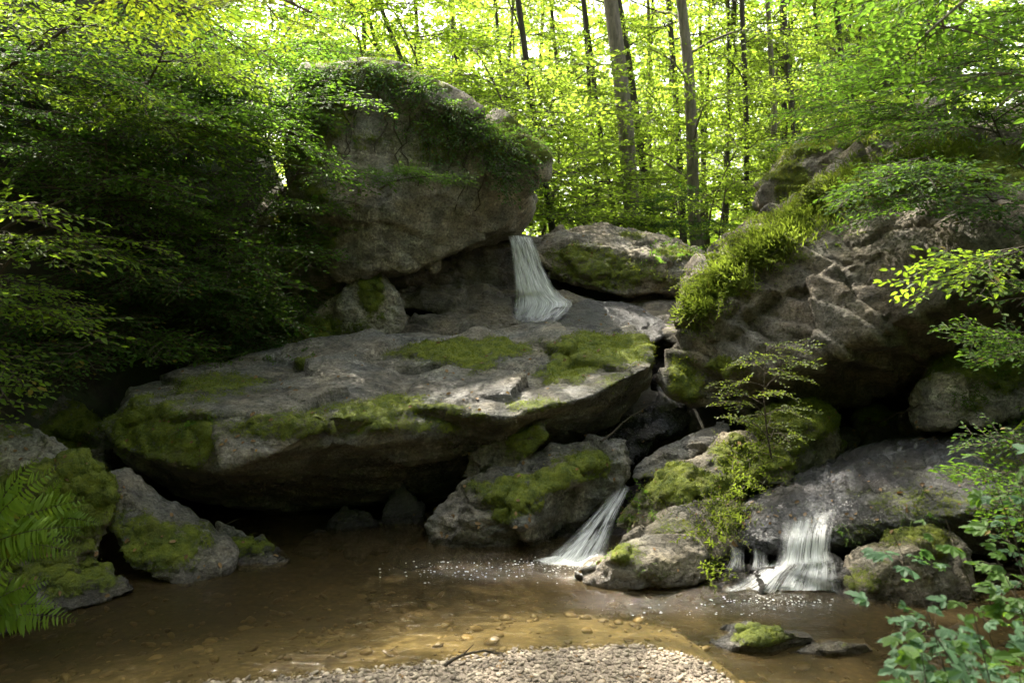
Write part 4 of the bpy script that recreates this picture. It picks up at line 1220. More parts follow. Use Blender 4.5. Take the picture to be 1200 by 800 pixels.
# the near bright branch across the top
def bank_tree(label, x, y, H, mat, branches):
    """tree on the bank; branches: (height on the trunk, tip, limbs, limb length, sprays per limb, lean, scale)"""
    b = Vector((x, y, gz(x, y) - .25))
    e = empty("tree", b, label, "tree")
    mb = MB()
    st = curve(b, b + Vector((random.gauss(0, .3), random.gauss(0, .3), H)), (.1, .1, 0), 9)
    mb.tube([q - b for q in st], np.linspace(.15, .06, 9), 9)
    for z, tip, nl, llen, per, bias, sc in branches:
        k = min((z - b.z) / H * 8, 7.9); p = st[int(k)].lerp(st[int(k) + 1], k - int(k))
        tip = Vector(tip); L = curve(p, tip, (0, 0, .18), 9); bias = Vector(bias)
        mb.tube([q - b for q in L], np.linspace(.035, .006, 9), 6)
        for i in range(nl):
            t = .45 + .55 * (i + random.random() * .8) / nl
            k = min(t * 8, 7.99); q0 = L[int(k)].lerp(L[int(k) + 1], k - int(k))
            a = i * 2.4 + random.random(); d = (Vector((math.cos(a), math.sin(a), random.uniform(-.1, .4))) + bias).normalized()
            ln = llen * random.uniform(.6, 1.15) * (1.15 - .4 * t); lb = curve(q0, q0 + d * ln, (0, 0, .05 * ln), 5)
            mb.tube([q - b for q in lb], np.linspace(.008, .003, 5), 4)
            for j in range(per):
                u = min((.3 + .7 * (j + random.random()) / per) * 4, 3.99); q = lb[int(u)].lerp(lb[int(u) + 1], u - int(u))
                v = d * .8 + Vector((-d.y, d.x, 0)) * (1 if j % 2 else -1) * random.uniform(.3, 1.1) + bias * .3; v.z = v.z * .5 + random.gauss(0, .12)
                place(random.choice(SP_NEAR), e, b, q, v, Vector((0, 0, 1)) + rv(.22), random.uniform(*sc), mat)
    for i in range(26):
        z = H * (.55 + .45 * i / 26); k = min(z / H * 8, 7.9); p = st[int(k)].lerp(st[int(k) + 1], k - int(k))
        a = i * 2.4; d = Vector((math.cos(a), math.sin(a), .25)); lb = [p, p + d * random.uniform(.7, 1.6)]
        mb.tube([q - b for q in lb], [.03, .01], 4)
        place(random.choice(SP_FOREST), e, b, lb[1] - d * .3, d, Vector((0, 0, 1)) + rv(.2), random.uniform(.6, .9), M_LEAF_MID)
    mb.build("trunk", [M_BARK], e)
    return e


bank_tree("beech on the left bank reaching bright yellow leaves across the top, left of centre", -5.3, 5.2, 8.5, M_LEAF_BACKLIT,
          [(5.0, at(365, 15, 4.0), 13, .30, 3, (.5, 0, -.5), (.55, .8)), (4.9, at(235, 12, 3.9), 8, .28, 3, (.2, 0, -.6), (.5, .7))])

# ---- right bank thicket
RB = [
    ("green bush covering the top of the huge leaning boulder", 1060, 120, 8.6, 'M', 1.1, 9, .1),
    ("leafy shrub high at the right edge above the leaning boulder", 1160, 150, 7.6, 'M', 1.1, 9, .2),
    ("spreading green shrub hanging over the leaning boulder's shaded face", 1090, 205, 7.0, 'M', .8, 8, .45),
    ("darker shrub tucked into the shade where the leaning boulder meets the bank", 1150, 240, 6.8, 'D', .8, 7, .4),
    ("bright sprig at the right edge in front of the overhang", 1195, 285, 5.0, 'S', .5, 5, .4),
    ("light green shrub at the right edge above the overhang", 1190, 210, 5.8, 'M', .8, 7, .4),
    ("hazel-like leafy bush on the crest behind the leaning boulder", 1120, 70, 9.0, 'M', 1.3, 9, .1),
    ("dense dark foliage in the top right corner behind the near branches", 1200, 60, 7.6, 'D', 1.3, 10, .1),
]
for lab, px, py, d, mt, r, nl, drp in RB:
    c = at(px, py, d)
    b = bank_base(c, 1) if px > 1120 else (cast(px + 15, py + 45)[0] or at(px, py + 40, d))
    shrub("shrub", lab, "shrub", b, c + Vector((-.05, -.1, .1)), nl + 2, r, 6, SP_BEECH, MM[mt], (-.4, -.45, -drp), .5, (.8, 1.2), .02, tmin=.25)
# near canopy top right (out of focus)
bank_tree("beech on the right bank hanging near out-of-focus branches into the top right corner", 5.4, 4.6, 9, M_LEAF_MID,
          [(5.6, at(1085, 40, 3.7), 14, .5, 4, (-.4, 0, -.35), (.7, 1.0)), (4.9, at(1165, 130, 4.2), 11, .5, 4, (-.4, 0, -.35), (.7, 1.0)), (6.2, at(1005, 5, 4.4), 14, .5, 4, (-.4, 0, -.35), (.7, 1.0))])

# ---- ivy and brush on the massive boulder
BIG = [o for o in ROCKS if o["label"].startswith("massive grey")]
iv = empty("ivy", Vector(BIG[0].location) + Vector((0, 0, 2.5)), "dark ivy and brambles trailing over the massive grey boulder's crown", "ivy")
vb = MB(); kk = 0
for i in range(420):
    t = random.random()
    px = 350 + 262 * t
    top = np.interp(px, [350, 420, 455, 520, 570, 636], [85, 68, 76, 108, 146, 184])
    py = top + 3 + random.random() ** 2.2 * np.interp(px, [350, 440, 500, 590, 636], [60, 40, 90, 80, 14])
    if fbm(np.array([[px / 60, py / 60, 0]]), 1.0, 2, 3)[0] < .02 - (.45 if py < top + 12 else 0): continue
    p, n_ = cast(px, py, BIG)
    if p is None or kk > 170: continue
    d = Vector((random.uniform(-.2, 1), -.5, random.uniform(-.8, .1))) + n_ * .3
    place(random.choice(SP_IVY), iv, iv.location, p + n_ * .02, d, n_ + Vector((0, 0, .8)), random.uniform(.5, 1.0), random.choice([M_LEAF_DARK, M_LEAF_MID])); kk += 1
for i in range(14):
    px = 360 + i * 19 + random.random() * 8; py = np.interp(px, [350, 420, 520, 636], [110, 100, 140, 195])
    pts = []
    x, y = px, py
    for j in range(9):
        p, n_ = cast(x, y, BIG)
        if p is None: break
        pts.append(p + n_ * .015 - iv.location); x += random.uniform(-9, 10); y += random.uniform(6, 15)
    if len(pts) > 3: vb.tube(pts, np.linspace(.012, .005, len(pts)), 4)
vb.build("stem", [M_TWIG], iv)
p, n_ = cast(445, 222, BIG)
shrub("shrub", "flat green branch growing out across the middle of the massive grey boulder's face", "shrub", p, p + Vector((.75, -.35, .1)), 8, .26, 4, SP_BEECH, M_LEAF_MID, (.6, -.3, -.15), .3, (.38, .6), .012, tmin=.1, stembend=.05)
p, n_ = cast(600, 168, BIG)
if p: shrub("shrub", "small leafy sprig on the massive boulder's right-hand brow", "shrub", p, p + Vector((.15, -.15, .1)), 4, .25, 3, SP_IVY, M_LEAF_MID, (.2, -.3, -.1), .4, (.6, .8), .01)

# ---- forest on the upper terrace
TREES = [
    # px base, top px at row 0, width px, y depth, label
    (750, 712, 21, 15.5, "tallest thick grey-brown trunk, leaning left, right of the waterfall's forest gap", 'B'),
    (823, 812, 15, 16.5, "pale-barked straight trunk right of the thickest one", 'B'),
    (776, 730, 10, 18.0, "leaning dark trunk crossing close behind the thickest one", 'D'),
    (803, 776, 9, 19.5, "slim dark trunk between the thickest trunk and the pale one", 'D'),
    (731, 688, 7, 17.0, "thin dark trunk just left of the thickest trunk", 'D'),
    (657, 622, 8, 14.0, "forked dark young tree right beside the massive boulder's tip", 'D'),
    (703, 676, 5, 17.5, "thin sapling trunk midway between the boulder tip and the thickest trunk", 'D'),
    (878, 872, 7, 17.5, "dark straight trunk right of the pale-barked one", 'D'),
    (848, 846, 5, 21.0, "very thin distant trunk right of the pale-barked one", 'D'),
    (914, 902, 9, 20.0, "grey trunk above the left end of the upright mossy rock", 'B'),
    (946, 925, 8, 19.0, "dark trunk above the upright mossy rock's crest", 'D'),
    (972, 950, 6, 23.0, "slim trunk further right above the mossy crest", 'D'),
    (1008, 985, 9, 21.0, "dark trunk at the right end of the forest behind the bushy crest", 'D'),
    (570, 470, 6, 13.5, "thin bent tree arching left above the massive boulder's crown", 'D'),
    (505, 440, 5, 14.5, "slender tree above the crown of the massive boulder, leftmost of the forest", 'D'),
    (610, 590, 5, 19.0, "thin straight trunk seen over the massive boulder's right brow", 'D'),
    (790, 792, 5, 26.0, "distant thin trunk low between the thickest and the pale trunks", 'D'),
    (685, 650, 6, 22.0, "distant dark trunk left of the thin sapling trunk", 'D'),
    (765, 758, 6, 24.0, "distant grey trunk just right of the thickest one", 'B'),
    (895, 860, 5, 25.0, "distant thin trunk leaning left, right of the dark straight one", 'D'),
]
for bx, tx, wp, d, lab, bk in TREES:
    g = at(bx, 275, d); b = Vector((g.x, d, gz(g.x, d) - .25))
    t0 = at(tx, 0, d)
    sl = (t0.x - g.x) / (t0.z - g.z)
    H = random.uniform(18, 21) if d < 18.2 else random.uniform(13, 17)
    top = b + Vector((sl * H, random.uniform(-.5, .5), H))
    r = wp * .43 / FPX * d
    e = empty("tree", b, lab, "tree")
    mb = MB()
    st = curve(b, top, (random.gauss(0, .16), random.gauss(0, .16), 0), 14)
    wig = [q + rv(.03) for q in st]; wig[0] = st[0]
    mb.tube([q - b for q in wig], np.interp(np.linspace(0, 1, 14), [0, .04, .2, 1], [r * 1.5, r * 1.1, r, r * .3]), 9)
    low = max(1.5, (6 if r > .12 else 1.2))
    nl = 22
    for i in range(nl):
        z = low + (H - low) * (i / nl) ** 1.15
        k = min(z / H * 13, 12.99); p = wig[int(k)].lerp(wig[int(k) + 1], k - int(k))
        a = i * 2.4 + random.random()
        dd = Vector((math.cos(a), math.sin(a) * .8 - .1, random.uniform(.1, .7))); dd.normalize()
        ln = random.uniform(1.2, 2.6) * (1.0 if z > 5 else .75)
        en = p + dd * ln
        lb = curve(p, en, rv(.1) + Vector((0, 0, .15)), 5)
        mb.tube([q - b for q in lb], np.linspace(max(r * .28, .014), .008, 5), 5)
        for j in range(3 if (z > 10 and d < 18.2) else 2 if z < 8 else 1):
            u = .35 + .65 * (j + random.random()) / 3
            k = min(u * 4, 3.99); q = lb[int(k)].lerp(lb[int(k) + 1], k - int(k))
            s = 1 if j % 2 else -1
            v = dd * .7 + Vector((-dd.y, dd.x, 0)) * s * random.uniform(.2, 1); v.z = v.z * .4 + random.gauss(0, .15)
            place(random.choice(SP_FOREST), e, b, q, v, Vector((0, -.25, 1)) + rv(.45), random.uniform(.7, 1.05) * (.85 if z < 9 else 1.45), M_LEAF_FOREST)
    mb.build("trunk", [M_BARK if bk == 'B' else M_BARK_DARK], e)

# undergrowth and young trees behind the rocks
UG = [(560, 100, 13.0, "bright bush glowing yellow-green directly above the massive boulder"), (450, 30, 13.5, "yellow-green bush above the massive boulder's left shoulder"),
      (500, 60, 15.0, "sunlit young maple behind the massive boulder's crown"), (620, 120, 15.0, "light green young tree right of the massive boulder's brow"),
      (660, 200, 16.0, "low bright bush between the boulder tip and the trunks"), (690, 245, 14.5, "small bush behind the rounded sunlit boulder, left end"),
      (790, 262, 14.0, "dark low bush at the thick trunks' feet"), (850, 255, 14.0, "low bush right of the pale-barked trunk's foot"), (870, 190, 16.5, "young tree in front of the dark straight trunk"),
      (930, 110, 17.0, "young tree over the upright mossy rock's crest"), (985, 80, 16.0, "leafy bush at the right end of the forest"), (400, 0, 12.5, "yellow-lit bush at the top above the left bank"),
      (740, 120, 18.5, "young tree among the trunks, above the thickest trunk's foot"), (300, 10, 13.5, "tall yellow-green bush at the top, in the gap above the left bank"), (600, 30, 16.5, "broad young tree at the top above the boulder tip")]
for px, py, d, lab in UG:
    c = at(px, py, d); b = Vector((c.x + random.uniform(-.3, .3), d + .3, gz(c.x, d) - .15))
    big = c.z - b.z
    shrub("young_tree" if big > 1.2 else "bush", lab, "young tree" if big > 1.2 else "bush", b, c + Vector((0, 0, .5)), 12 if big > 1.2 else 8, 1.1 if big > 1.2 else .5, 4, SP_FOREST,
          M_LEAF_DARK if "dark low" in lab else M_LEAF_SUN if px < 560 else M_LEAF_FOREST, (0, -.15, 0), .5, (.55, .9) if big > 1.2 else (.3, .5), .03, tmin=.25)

# trees of the wood deeper in, none of which can be told from the others
rr = random.Random(5)
for i in range(56):
    d = rr.uniform(20, 46); px = rr.uniform(330, 1120)
    g = at(px, 260, d); b = Vector((g.x, d, gz(g.x, d) - .3)); H = rr.uniform(11, 16)
    e = empty("forest_tree", b, "slim green-leaved tree deeper in the sunlit wood behind the falls", "tree", "trees deep in the wood behind the falls")
    top = b + Vector((rr.gauss(0, .7), rr.gauss(0, .5), H))
    mb = MB(); st = curve(b, top, (rr.gauss(0, .2), 0, 0), 8); r = rr.uniform(.05, .13)
    mb.tube([q - b for q in st], np.linspace(r, r * .3, 8), 6)
    for j in range(34):
        z = 1.0 + (H - 1) * (j / 34) ** .9; k = min(z / H * 7, 6.99); p = st[int(k)].lerp(st[int(k) + 1], k - int(k))
        a = rr.random() * 6.28; q = Vector((math.cos(a), math.sin(a), rr.uniform(0, .4)))
        o_ = p + q * rr.uniform(.1, 1.7)
        if j % 3 == 0: mb.tube([p - b, o_ - b], [.02, .01], 3)
        place(rr.choice(SP_FOREST), e, b, o_, q, Vector((0, -.3, 1)) + rv(.5), rr.uniform(.9, 1.6), M_LEAF_FOREST)
    mb.build("trunk", [M_BARK_DARK], e)

# high canopy on both banks: the crowns that shade the stream
for i, (x, y, H, lab) in enumerate([(-7.5, 12, 9, "tall beech rooted on top of the left bank beyond the massive boulder"), (7.5, 11, 10, "tall beech rooted on top of the right bank")]):
    b = Vector((x, y, gz(x, y) - .3)); top = b + Vector((.5, -.8, H))
    e = empty("tree", b, lab, "tree")
    mb = MB(); st = curve(b, top, (.4, 0, 0), 9); mb.tube([q - b for q in st], np.linspace(.2, .07, 9), 8)
    for j in range(26):
        z = 2.0 + (H - 2) * j / 26; k = min(z / H * 8, 7.99); p = st[int(k)].lerp(st[int(k) + 1], k - int(k))
        a = j * 2.4; dd = Vector((math.cos(a) + (.25 if x < 0 else -.4), math.sin(a) - .2, .3)).normalized(); ln = random.uniform(1.6, 3.2)
        lb = curve(p, p + dd * ln, (0, 0, .2), 5); mb.tube([q - b for q in lb], np.linspace(.05, .012, 5), 5)
        for m_ in range(5):
            u = .3 + .7 * (m_ + random.random()) / 5; k = min(u * 4, 3.99); q = lb[int(k)].lerp(lb[int(k) + 1], k - int(k))
            v = dd + Vector((-dd.y, dd.x, 0)) * random.uniform(-1, 1); v.z *= .4
            place(random.choice(SP_FOREST), e, b, q, v, Vector((0, 0, 1)) + rv(.25), random.uniform(.8, 1.3), M_LEAF_MID)
    mb.build("trunk", [M_BARK], e)


def distant_wood():
    r = np.random.default_rng(3); k = 52000
    a = r.uniform(-1.15, 1.15, k); R = r.uniform(50, 95, k)
    x = np.sin(a) * R; y = np.cos(a) * R
    g = ground_h(x, y)
    z = g + np.where(np.arange(k) % 3 == 0, .25, 1.0) * r.random(k) ** .85 * (17 + 5 * fbm(np.stack([x, y, 0 * x], 1), .08, 3, 2))
    P = np.stack([x, y, z], 1)
    m_ = fbm(P, .16, 3, 6) > -.22
    P = P[m_]; n_ = len(P)
    mb = MB(); leaves(mb, P, r.normal(size=(n_, 3)) * [1, 1, .4], r.normal(size=(n_, 3)) + [0, 0, 1], r.uniform(.5, 1.0, n_), 1.5, 0)
    tag(mb.build("distant_wood", [M_LEAF_FOREST]), "hazy green mass of the far wood", kind="stuff")


distant_wood()


def unseen_wood_downstream():  # unseen wood behind the camera, added close and tall to dim front light
    r = np.random.default_rng(8); k = 32000
    a = r.uniform(math.radians(105), math.radians(255), k); Rr = r.uniform(11, 24, k)
    x = np.sin(a) * Rr; y = np.cos(a) * Rr
    z = ground_h(x, y) + r.random(k) * (15 + 4 * fbm(np.stack([x, y, 0 * x], 1), .15, 3, 2))
    P = np.stack([x, y, z], 1); P = P[fbm(P, .3, 3, 6) > -.3]; n_ = len(P)
    mb = MB(); leaves(mb, P, r.normal(size=(n_, 3)) * [1, 1, .4], r.normal(size=(n_, 3)) + [0, 0, 1], r.uniform(.35, .7, n_), 1.5, 0)
    tag(mb.build("distant_wood", [M_LEAF_DARK]), "dark leafy mass of unseen wood downstream, added to cut low front light", kind="stuff")


unseen_wood_downstream()

# ------------------------------------------------------------------ small plants
def herb_mesh(seed, H=.22, leaf=.035, n=11, mats=None, wl=.8):
    st = np.random.default_rng(seed); mb = MB()
    tip = np.array([st.normal() * .05, st.normal() * .05, H]); mid = tip * .5 + st.normal(size=3) * .02
    mb.tube([(0, 0, 0), mid, tip], [.0025, .002, .001], 3, 1)
    pos = []; ax = []; nr = []; sz = []
    for i in range(n):
        t = .15 + .85 * i / (n - 1); p = mid * 2 * t * (1 - t) * 1.0 + tip * t * t + (mid * 0)
        for s in range(2):
            a = i * 1.57 + s * math.pi + st.normal() * .3
            pos.append(p); ax.append([math.cos(a), math.sin(a), .25 + st.normal() * .2]); nr.append([st.normal() * .3, st.normal() * .3, 1]); sz.append(leaf * (1.2 - .6 * t) * (.7 + .5 * st.random()))
    leaves(mb, pos, ax, nr, sz, wl, 0)
    return mb.mesh("leafy_stem", mats, False)


HERB = [herb_mesh(100 + i, .16 + .05 * (i % 3), .034, 8, [M_GRASS, M_TWIG], .75) for i in range(4)]
HERB_T = [herb_mesh(120 + i, .30, .03, 14, [M_LEAF_MID, M_TWIG], .9) for i in range(3)]


def clump(label, spots, meshes, mat, sc=(.6, 1.1), up=(0, -.35, 1), group=None, cat="plant", name="plant"):
    """spots: (px, py, spread px, count)"""
    p0, _ = cast(spots[0][0], spots[0][1])
    e = empty(name, p0, label, cat, group)
    for cx, cy, sp, k in spots:
        for i in range(k):
            a = random.random() * 6.28; r = sp * math.sqrt(random.random())
            p, n_ = cast(cx + r * math.cos(a), cy + r * math.sin(a) * .8)
            if p is None: continue
            d = Vector(up) + n_ * .5 + rv(.28)
            place(random.choice(meshes), e, p0, p - n_ * .01, d, rv(1) + Vector((0, -1, 0)), random.uniform(*sc), mat, "leafy_stem")
    return e


clump("small bright-leaved herb on the mossy left end of the great slab", [(228, 488, 20, 16), (215, 500, 10, 6)], HERB, M_LEAF_MID, (.5, .9))
clump("thin grassy herb sprouting from the crack in the middle of the great slab", [(340, 492, 22, 14)], HERB, M_GRASS, (.3, .55))
clump("little fern-like tufts on the great slab's front moss", [(395, 503, 20, 12), (430, 500, 12, 6)], HERB, M_GRASS, (.25, .4))
clump("light green sprout in the bright moss cushion of the great slab", [(522, 405, 14, 16)], HERB, M_MOSSB, (.25, .45))
clump("column of bright herbs trailing down between the mossy slab and the wet slab", [(875, 560, 24, 60), (850, 590, 22, 50), (870, 530, 18, 36), (885, 510, 14, 20), (835, 620, 18, 34), (832, 655, 12, 24)], HERB, M_GRASS, (.8, 1.4))
clump("herbs rooted beside the lower middle cascade", [(745, 590, 22, 30), (765, 600, 14, 12), (722, 605, 8, 8)], HERB, M_LEAF_MID, (.5, .9))
clump("tiny herb standing in the spray of the lower middle cascade", [(712, 640, 10, 9), (706, 620, 6, 5)], HERB, M_LEAF_MID, (.4, .7))
clump("small sprig growing on the low rounded pool rock", [(752, 666, 7, 7)], HERB, M_LEAF_MID, (.25, .4))
clump("herbs in the shade right of the curtain of falling water", [(985, 615, 18, 12), (1075, 600, 18, 16), (1000, 635, 14, 8)], HERB, M_LEAF_DARK, (.4, .8))
clump("lush pale green herbs over the sunny shoulder of the huge leaning boulder", [(830, 330, 26, 60), (860, 295, 30, 70), (900, 265, 26, 50), (818, 365, 14, 24), (880, 310, 20, 30), (935, 245, 24, 50), (975, 220, 24, 50), (1010, 195, 22, 40)], HERB, M_GRASS, (.7, 1.4), (-.3, -.4, 1))
clump("fringe of herbs along the crest of the upright mossy rock", [(930, 175, 22, 30), (970, 155, 26, 50), (1010, 140, 26, 50), (1050, 125, 24, 40)], HERB, M_GRASS, (.8, 1.5))
clump("leafy herbs along the right-hand sloping slab at the right edge", [(1170, 540, 30, 50), (1150, 570, 26, 30), (1190, 500, 20, 24)], HERB_T, M_LEAF_MID, (.5, 1.0))
clump("herbs climbing the rounded shaded rock at the right", [(1130, 455, 24, 24), (1165, 440, 20, 16)], HERB, M_LEAF_MID, (.5, .9))
clump("sprouts on the rounded sunlit boulder by the upper waterfall", [(775, 285, 26, 36), (800, 290, 16, 24)], HERB, M_LEAF_MID, (.7, 1.3))
clump("low green herbs at the foot of the cream lichen rock", [(350, 395, 30, 40), (300, 405, 30, 40), (260, 415, 22, 30)], HERB, M_LEAF_MID, (.7, 1.2))

# sapling in front of the right boulder
p, n_ = cast(905, 540)
sap = shrub("sapling", "slender sapling with light green leaves growing from the small mossy stone", "sapling", p, at(897, 405, p.y - .05), 14, .32, 3, SP_IVY, M_GRASS, (0, -.1, .1), .5, (.45, .65), .008, tmin=.15, stembend=.03)


# grass and trailing moss on the shoulder of the leaning boulder
def grass():
    mb = MB(); pos = []; ax = []; sz = []; nr = []
    L1 = [(805, 372), (850, 318), (900, 282), (960, 246), (1010, 214), (1070, 190), (1140, 180)]
    for i in range(5200):
        t = random.random() * (len(L1) - 1); k = int(t); f = t - k
        px = L1[k][0] * (1 - f) + L1[k + 1][0] * f + random.gauss(0, 8); py = L1[k][1] * (1 - f) + L1[k + 1][1] * f + random.gauss(0, 15)
        p, n_ = cast(px, py, RB_ROCK)
        if p is None or n_.z < -.1: continue
        for _ in range(3):
            pos.append(p + rv(.02)); v = n_ * .5 + rv(.4) + Vector((-.3, -.5, -.2 + n_.z * .5)); ax.append(v); sz.append(random.uniform(.03, .11)); nr.append(rv(1))
    leaves(mb, pos, ax, nr, sz, .22, 0)
    o = mb.build("grass", [M_GRASS], None)
    tag(o, "yellow-green grass and trailing moss on the leaning boulder's shoulder", kind="stuff")


RB_ROCK = [o for o in ROCKS if o["label"].startswith("huge leaning")]
grass()


# ferns on the left
def frond_mesh(seed, L=.55):
    st = np.random.default_rng(seed); mb = MB()
    n = 24; pos = []; ax = []; nr = []; sz = []

    def P(t): return np.array([L * t, .02 * math.sin(t * 3 + seed), L * (.16 * t - .34 * t * t)])
    mb.tube([P(t) for t in np.linspace(0, 1, 8)], np.linspace(.004, .001, 8), 3, 1)
    for i in range(n):
        t = .10 + .90 * i / n; w = L * .21 * math.sin(math.pi * (.10 + .9 * t) ** .75) + .006
        for s in (1, -1):
            b = P(t); d = np.array([.42 + st.normal() * .05, s, -.2 + st.normal() * .1]); d /= np.linalg.norm(d)
            pos.append(b); ax.append(d); nr.append([0, 0, 1] + st.normal(size=3) * .25); sz.append(w * (.9 + .2 * st.random()))
    T = np.array([[0, 0, 0], [.12, .10, .0], [.3, .07, .01], [.38, .10, .01], [.55, .06, 0], [.7, .06, -.02], [1, 0, -.08], [.7, -.06, -.02], [.55, -.06, 0], [.38, -.10, .01], [.3, -.07, .01], [.12, -.10, 0]])
    Fc = np.array([[0, 1, 2, 11], [11, 2, 10, 10]])
    Fc = np.array([[0, 1, 2, 0], [0, 2, 3, 4]])
    F4 = np.array([[0, 1, 2, 3], [0, 3, 4, 6], [4, 5, 6, 6]])
    quads = np.array([[0, 1, 2, 6], [2, 3, 4, 6], [4, 5, 6, 2], [0, 6, 10, 11], [10, 6, 8, 9], [6, 7, 8, 10]])
    leaves(mb, pos, ax, nr, sz, 1.35, 0, T, np.array([[0, 1, 2, 10], [10, 2, 4, 8], [8, 4, 5, 7], [0, 10, 11, 11]])[:3])
    leaves(mb, pos, ax, nr, np.array(sz) * .999, 1.35, 0, T[[5, 6, 7, 2, 3, 4]], np.array([[0, 1, 2], [3, 4, 5]]))
    return mb.mesh("frond", [M_FERN, M_TWIG], False)


FROND = [frond_mesh(200 + i) for i in range(3)]
for lab, px, py, d, angs, sc, seed in [("bright fern leaning over the left-edge mossy rock, its longest frond pointing up right", -25, 640, 4.3, (52, 38, 24, 12, 0, -12, 70), 1.15, 1),
                                    ("fern low at the left edge beside the waterline", -30, 720, 4.2, (40, 26, 12, 0, -14), .95, 2),
                                    ("small fern tuft on the face of the steep mossy left rock", 52, 610, 4.75, (40, 15, -5, -25, 70), .62, 3)]:
    r_ = random.Random(seed); b = at(px, py, d)
    if seed == 3: b = cast(px, py)[0] or b
    else: b = Vector((b.x, b.y, b.z))
    e = empty("fern", b, lab, "fern")
    root = Vector((b.x - .15, b.y + .1, min(b.z - .25, .1)))
    if seed != 3:
        mb = MB(); mb.tube([root - b, Vector((0, 0, 0))], [.02, .012], 6); mb.build("rootstock", [M_TWIG], e)
    for i, a in enumerate(angs):
        a = math.radians(a + r_.gauss(0, 4))
        v = Vector((math.cos(a), r_.uniform(-.35, .05), math.sin(a) + .12))
        place(FROND[i % 3], e, b, b, v, Vector((r_.uniform(-.2, .2), -.8, .75)), sc * r_.uniform(.8, 1.1), M_FERN, "frond")


# foreground plants at the lower right: compound leaves on stems
def palm_mesh(seed, n=5, L=.085):
    st = np.random.default_rng(seed); mb = MB(); pos = []; ax = []; nr = []; sz = []
    mb.tube([(-.09, 0, -.01), (-.04, 0, .004), (0, 0, 0)], [.0018, .0015, .001], 3, 1)
    T = np.array([[0, 0, 0], [.2, .14, .02], [.42, .25, .035], [.5, .17, .03], [.72, .2, .02], [1, 0, -.1], [.72, -.2, .02], [.5, -.17, .03], [.42, -.25, .035], [.2, -.14, .02]])
    for i in range(n):
        a = math.radians(-75 + 150 * i / (n - 1)) if n > 1 else 0
        pos.append([0, 0, 0]); ax.append([math.cos(a), math.sin(a), -.15]); nr.append(np.array([0, 0, 1]) + st.normal(size=3) * .18); sz.append(L * (1 - .35 * abs(a) / 1.3) * (.9 + .2 * st.random()))
    Fc = np.array([[0, 1, 2, 3], [0, 3, 4, 5], [0, 5, 6, 7], [0, 7, 8, 9]])
    leaves(mb, pos, ax, nr, sz, 1.25, 0, T, Fc)
    return mb.mesh("leaf", [M_LEAF_BLUE, M_TWIG], False)


PALM = [palm_mesh(300 + i, 5 if i % 2 else 3) for i in range(4)]
for lab, base, top, k, mt, r in [
    ("foreground plant with blue-green lobed leaves reaching left along the bottom edge", (1230, 905, 2.6), (1060, 775, 2.75), 36, 'B', .17),
    ("foreground plant with lobed leaves filling the bottom right corner", (1260, 900, 2.6), (1175, 720, 2.8), 46, 'B', .20),
    ("leafy green plant at the right edge above the corner plant", (1280, 800, 3.0), (1185, 640, 3.1), 40, 'M', .20),
    ("tall plant at the right edge with horizontal leaves in front of the sloping slab", (1290, 700, 3.2), (1200, 520, 3.3), 34, 'B', .18),
    ("dense light green plant low in the bottom right corner, below the lobed leaves", (1220, 900, 2.4), (1130, 790, 2.5), 34, 'M', .14),
]:
    b = at(*base); t_ = at(*top); gb = gz(b.x, b.y)
    if b.z > gb: b.z = gb
    e = empty("foreground_plant", b, lab, "plant")
    mb = MB(); stems = []
    for s in range(6):
        st = curve(b + rv(.03), t_ + rv(r), rv(.05), 7); stems.append(st); mb.tube([q - b for q in st], np.linspace(.004, .0015, 7), 4)
    mb.build("stem", [M_TWIG], e)
    for i in range(k * 4):
        st = random.choice(stems); u = (.35 + .65 * random.random() ** .7) * 6; u = min(u, 5.99); q = st[int(u)].lerp(st[int(u) + 1], u - int(u))
        a = random.random() * 6.28; v = Vector((math.cos(a) - .3, math.sin(a) * .8 - .2, random.uniform(-.3, .3)))
        q = q + v.normalized() * random.uniform(.07, .13)
        place(random.choice(PALM), e, b, q, v, Vector((0, -.25, 1)) + rv(.3), random.uniform(.45, .85), MM[mt], "leaf")
shrub("shrub", "leafy shrub hanging in from the right edge over the sloping slab", "shrub", at(1350, 640, 4.3), at(1235, 540, 4.2), 9, .28, 4, SP_BEECH, M_LEAF_MID, (-.3, -.2, 0), .4, (.6, .9), .012)
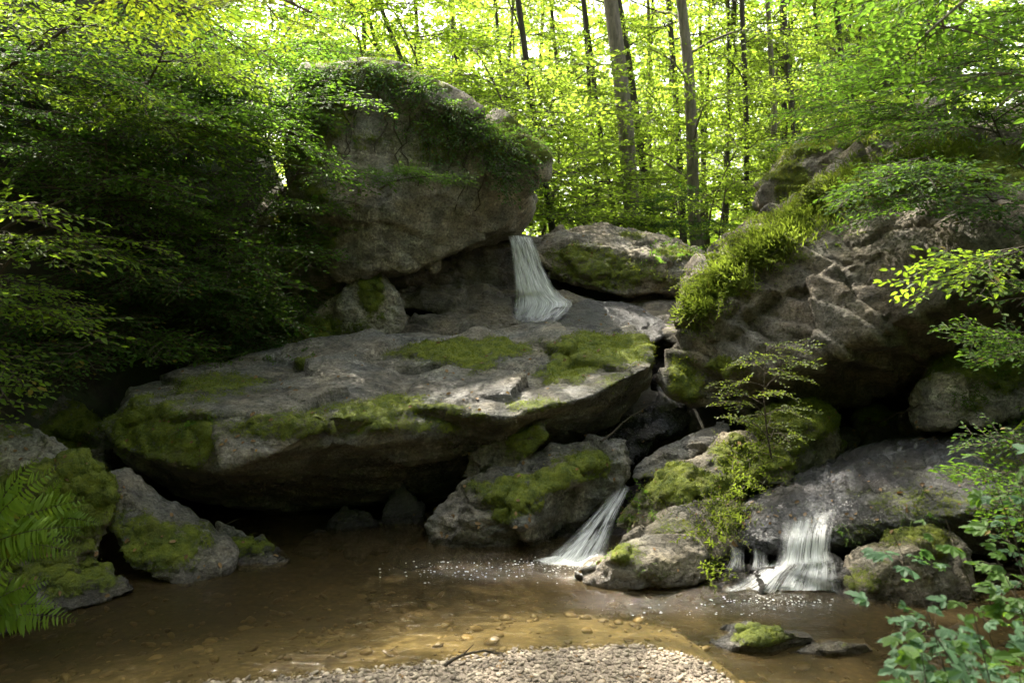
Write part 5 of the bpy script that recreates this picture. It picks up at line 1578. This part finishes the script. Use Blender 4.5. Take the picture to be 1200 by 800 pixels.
shrub("shrub", "small shrub at the right edge beside the rounded shaded rock", "shrub", at(1330, 500, 5.0), at(1195, 420, 4.9), 8, .35, 5, SP_BEECH, M_LEAF_MID, (-.3, -.2, 0), .4, (.6, .9), .012)


# ------------------------------------------------------------------ dead leaves, twigs
M_DEAD = leaf_mat("dead_leaf", (.10, .055, .02), (.22, .14, .06), (.2, .1, .03), .7, .2)


def litter():
    mb = MB(); pos = []; ax = []; nr = []; sz = []
    for x0, y0, x1, y1, k in ((150, 385, 760, 520, 170), (620, 340, 800, 400, 30), (500, 515, 880, 690, 120), (850, 480, 1180, 640, 110), (0, 490, 340, 700, 110), (290, 755, 850, 800, 80), (640, 262, 820, 300, 30), (350, 600, 620, 660, 60), (980, 480, 1100, 520, 30)):
        for _ in range(k):
            p, n_ = cast(random.uniform(x0, x1), random.uniform(y0, y1))
            if p is None or n_.z < .35 or p.z < .01: continue
            pos.append(p + n_ * .006); v = rv(1); v -= n_ * v.dot(n_); ax.append(v); nr.append(n_ + rv(.35)); sz.append(random.uniform(.018, .05))
    leaves(mb, pos, ax, nr, sz, 1.2, 0)
    tag(mb.build("leaf_litter", [M_DEAD]), "small brown dead leaves scattered on the rocks and gravel", kind="stuff")


litter()
for lab, a, b in [("thin bare dead branch lying at the waterline in the dark hollow", (395, 648), (470, 636)),
                  ("crooked dead twig caught on the slanting left slab", (235, 640), (290, 610)),
                  ("short broken stick on the stones under the right overhang", (1010, 515), (1075, 480)),
                  ("thin dead branch lodged between the great slab and the wet blue-grey rock", (705, 520), (770, 476)),
                  ("dry stick lying on the gravel bar", (520, 785), (590, 772))]:
    pa, pb = cast(*a)[0], cast(*b)[0]
    if pa is None or pb is None: continue
    mb = MB(); q = curve(pa + Vector((0, 0, .02)), pb + Vector((0, 0, .03)), (0, 0, .05), 7); q = [x + rv(.006) for x in q]
    mb.tube([x - pa for x in q], np.linspace(.010, .004, 7), 5)
    for k in (2, 4): mb.tube([q[k] - pa, q[k] - pa + rv(.05) + Vector((.05, -.04, .01))], [.004, .002], 4)
    tag(mb.build("dead_branch", [M_TWIG], None, tuple(pa)), lab, "branch")
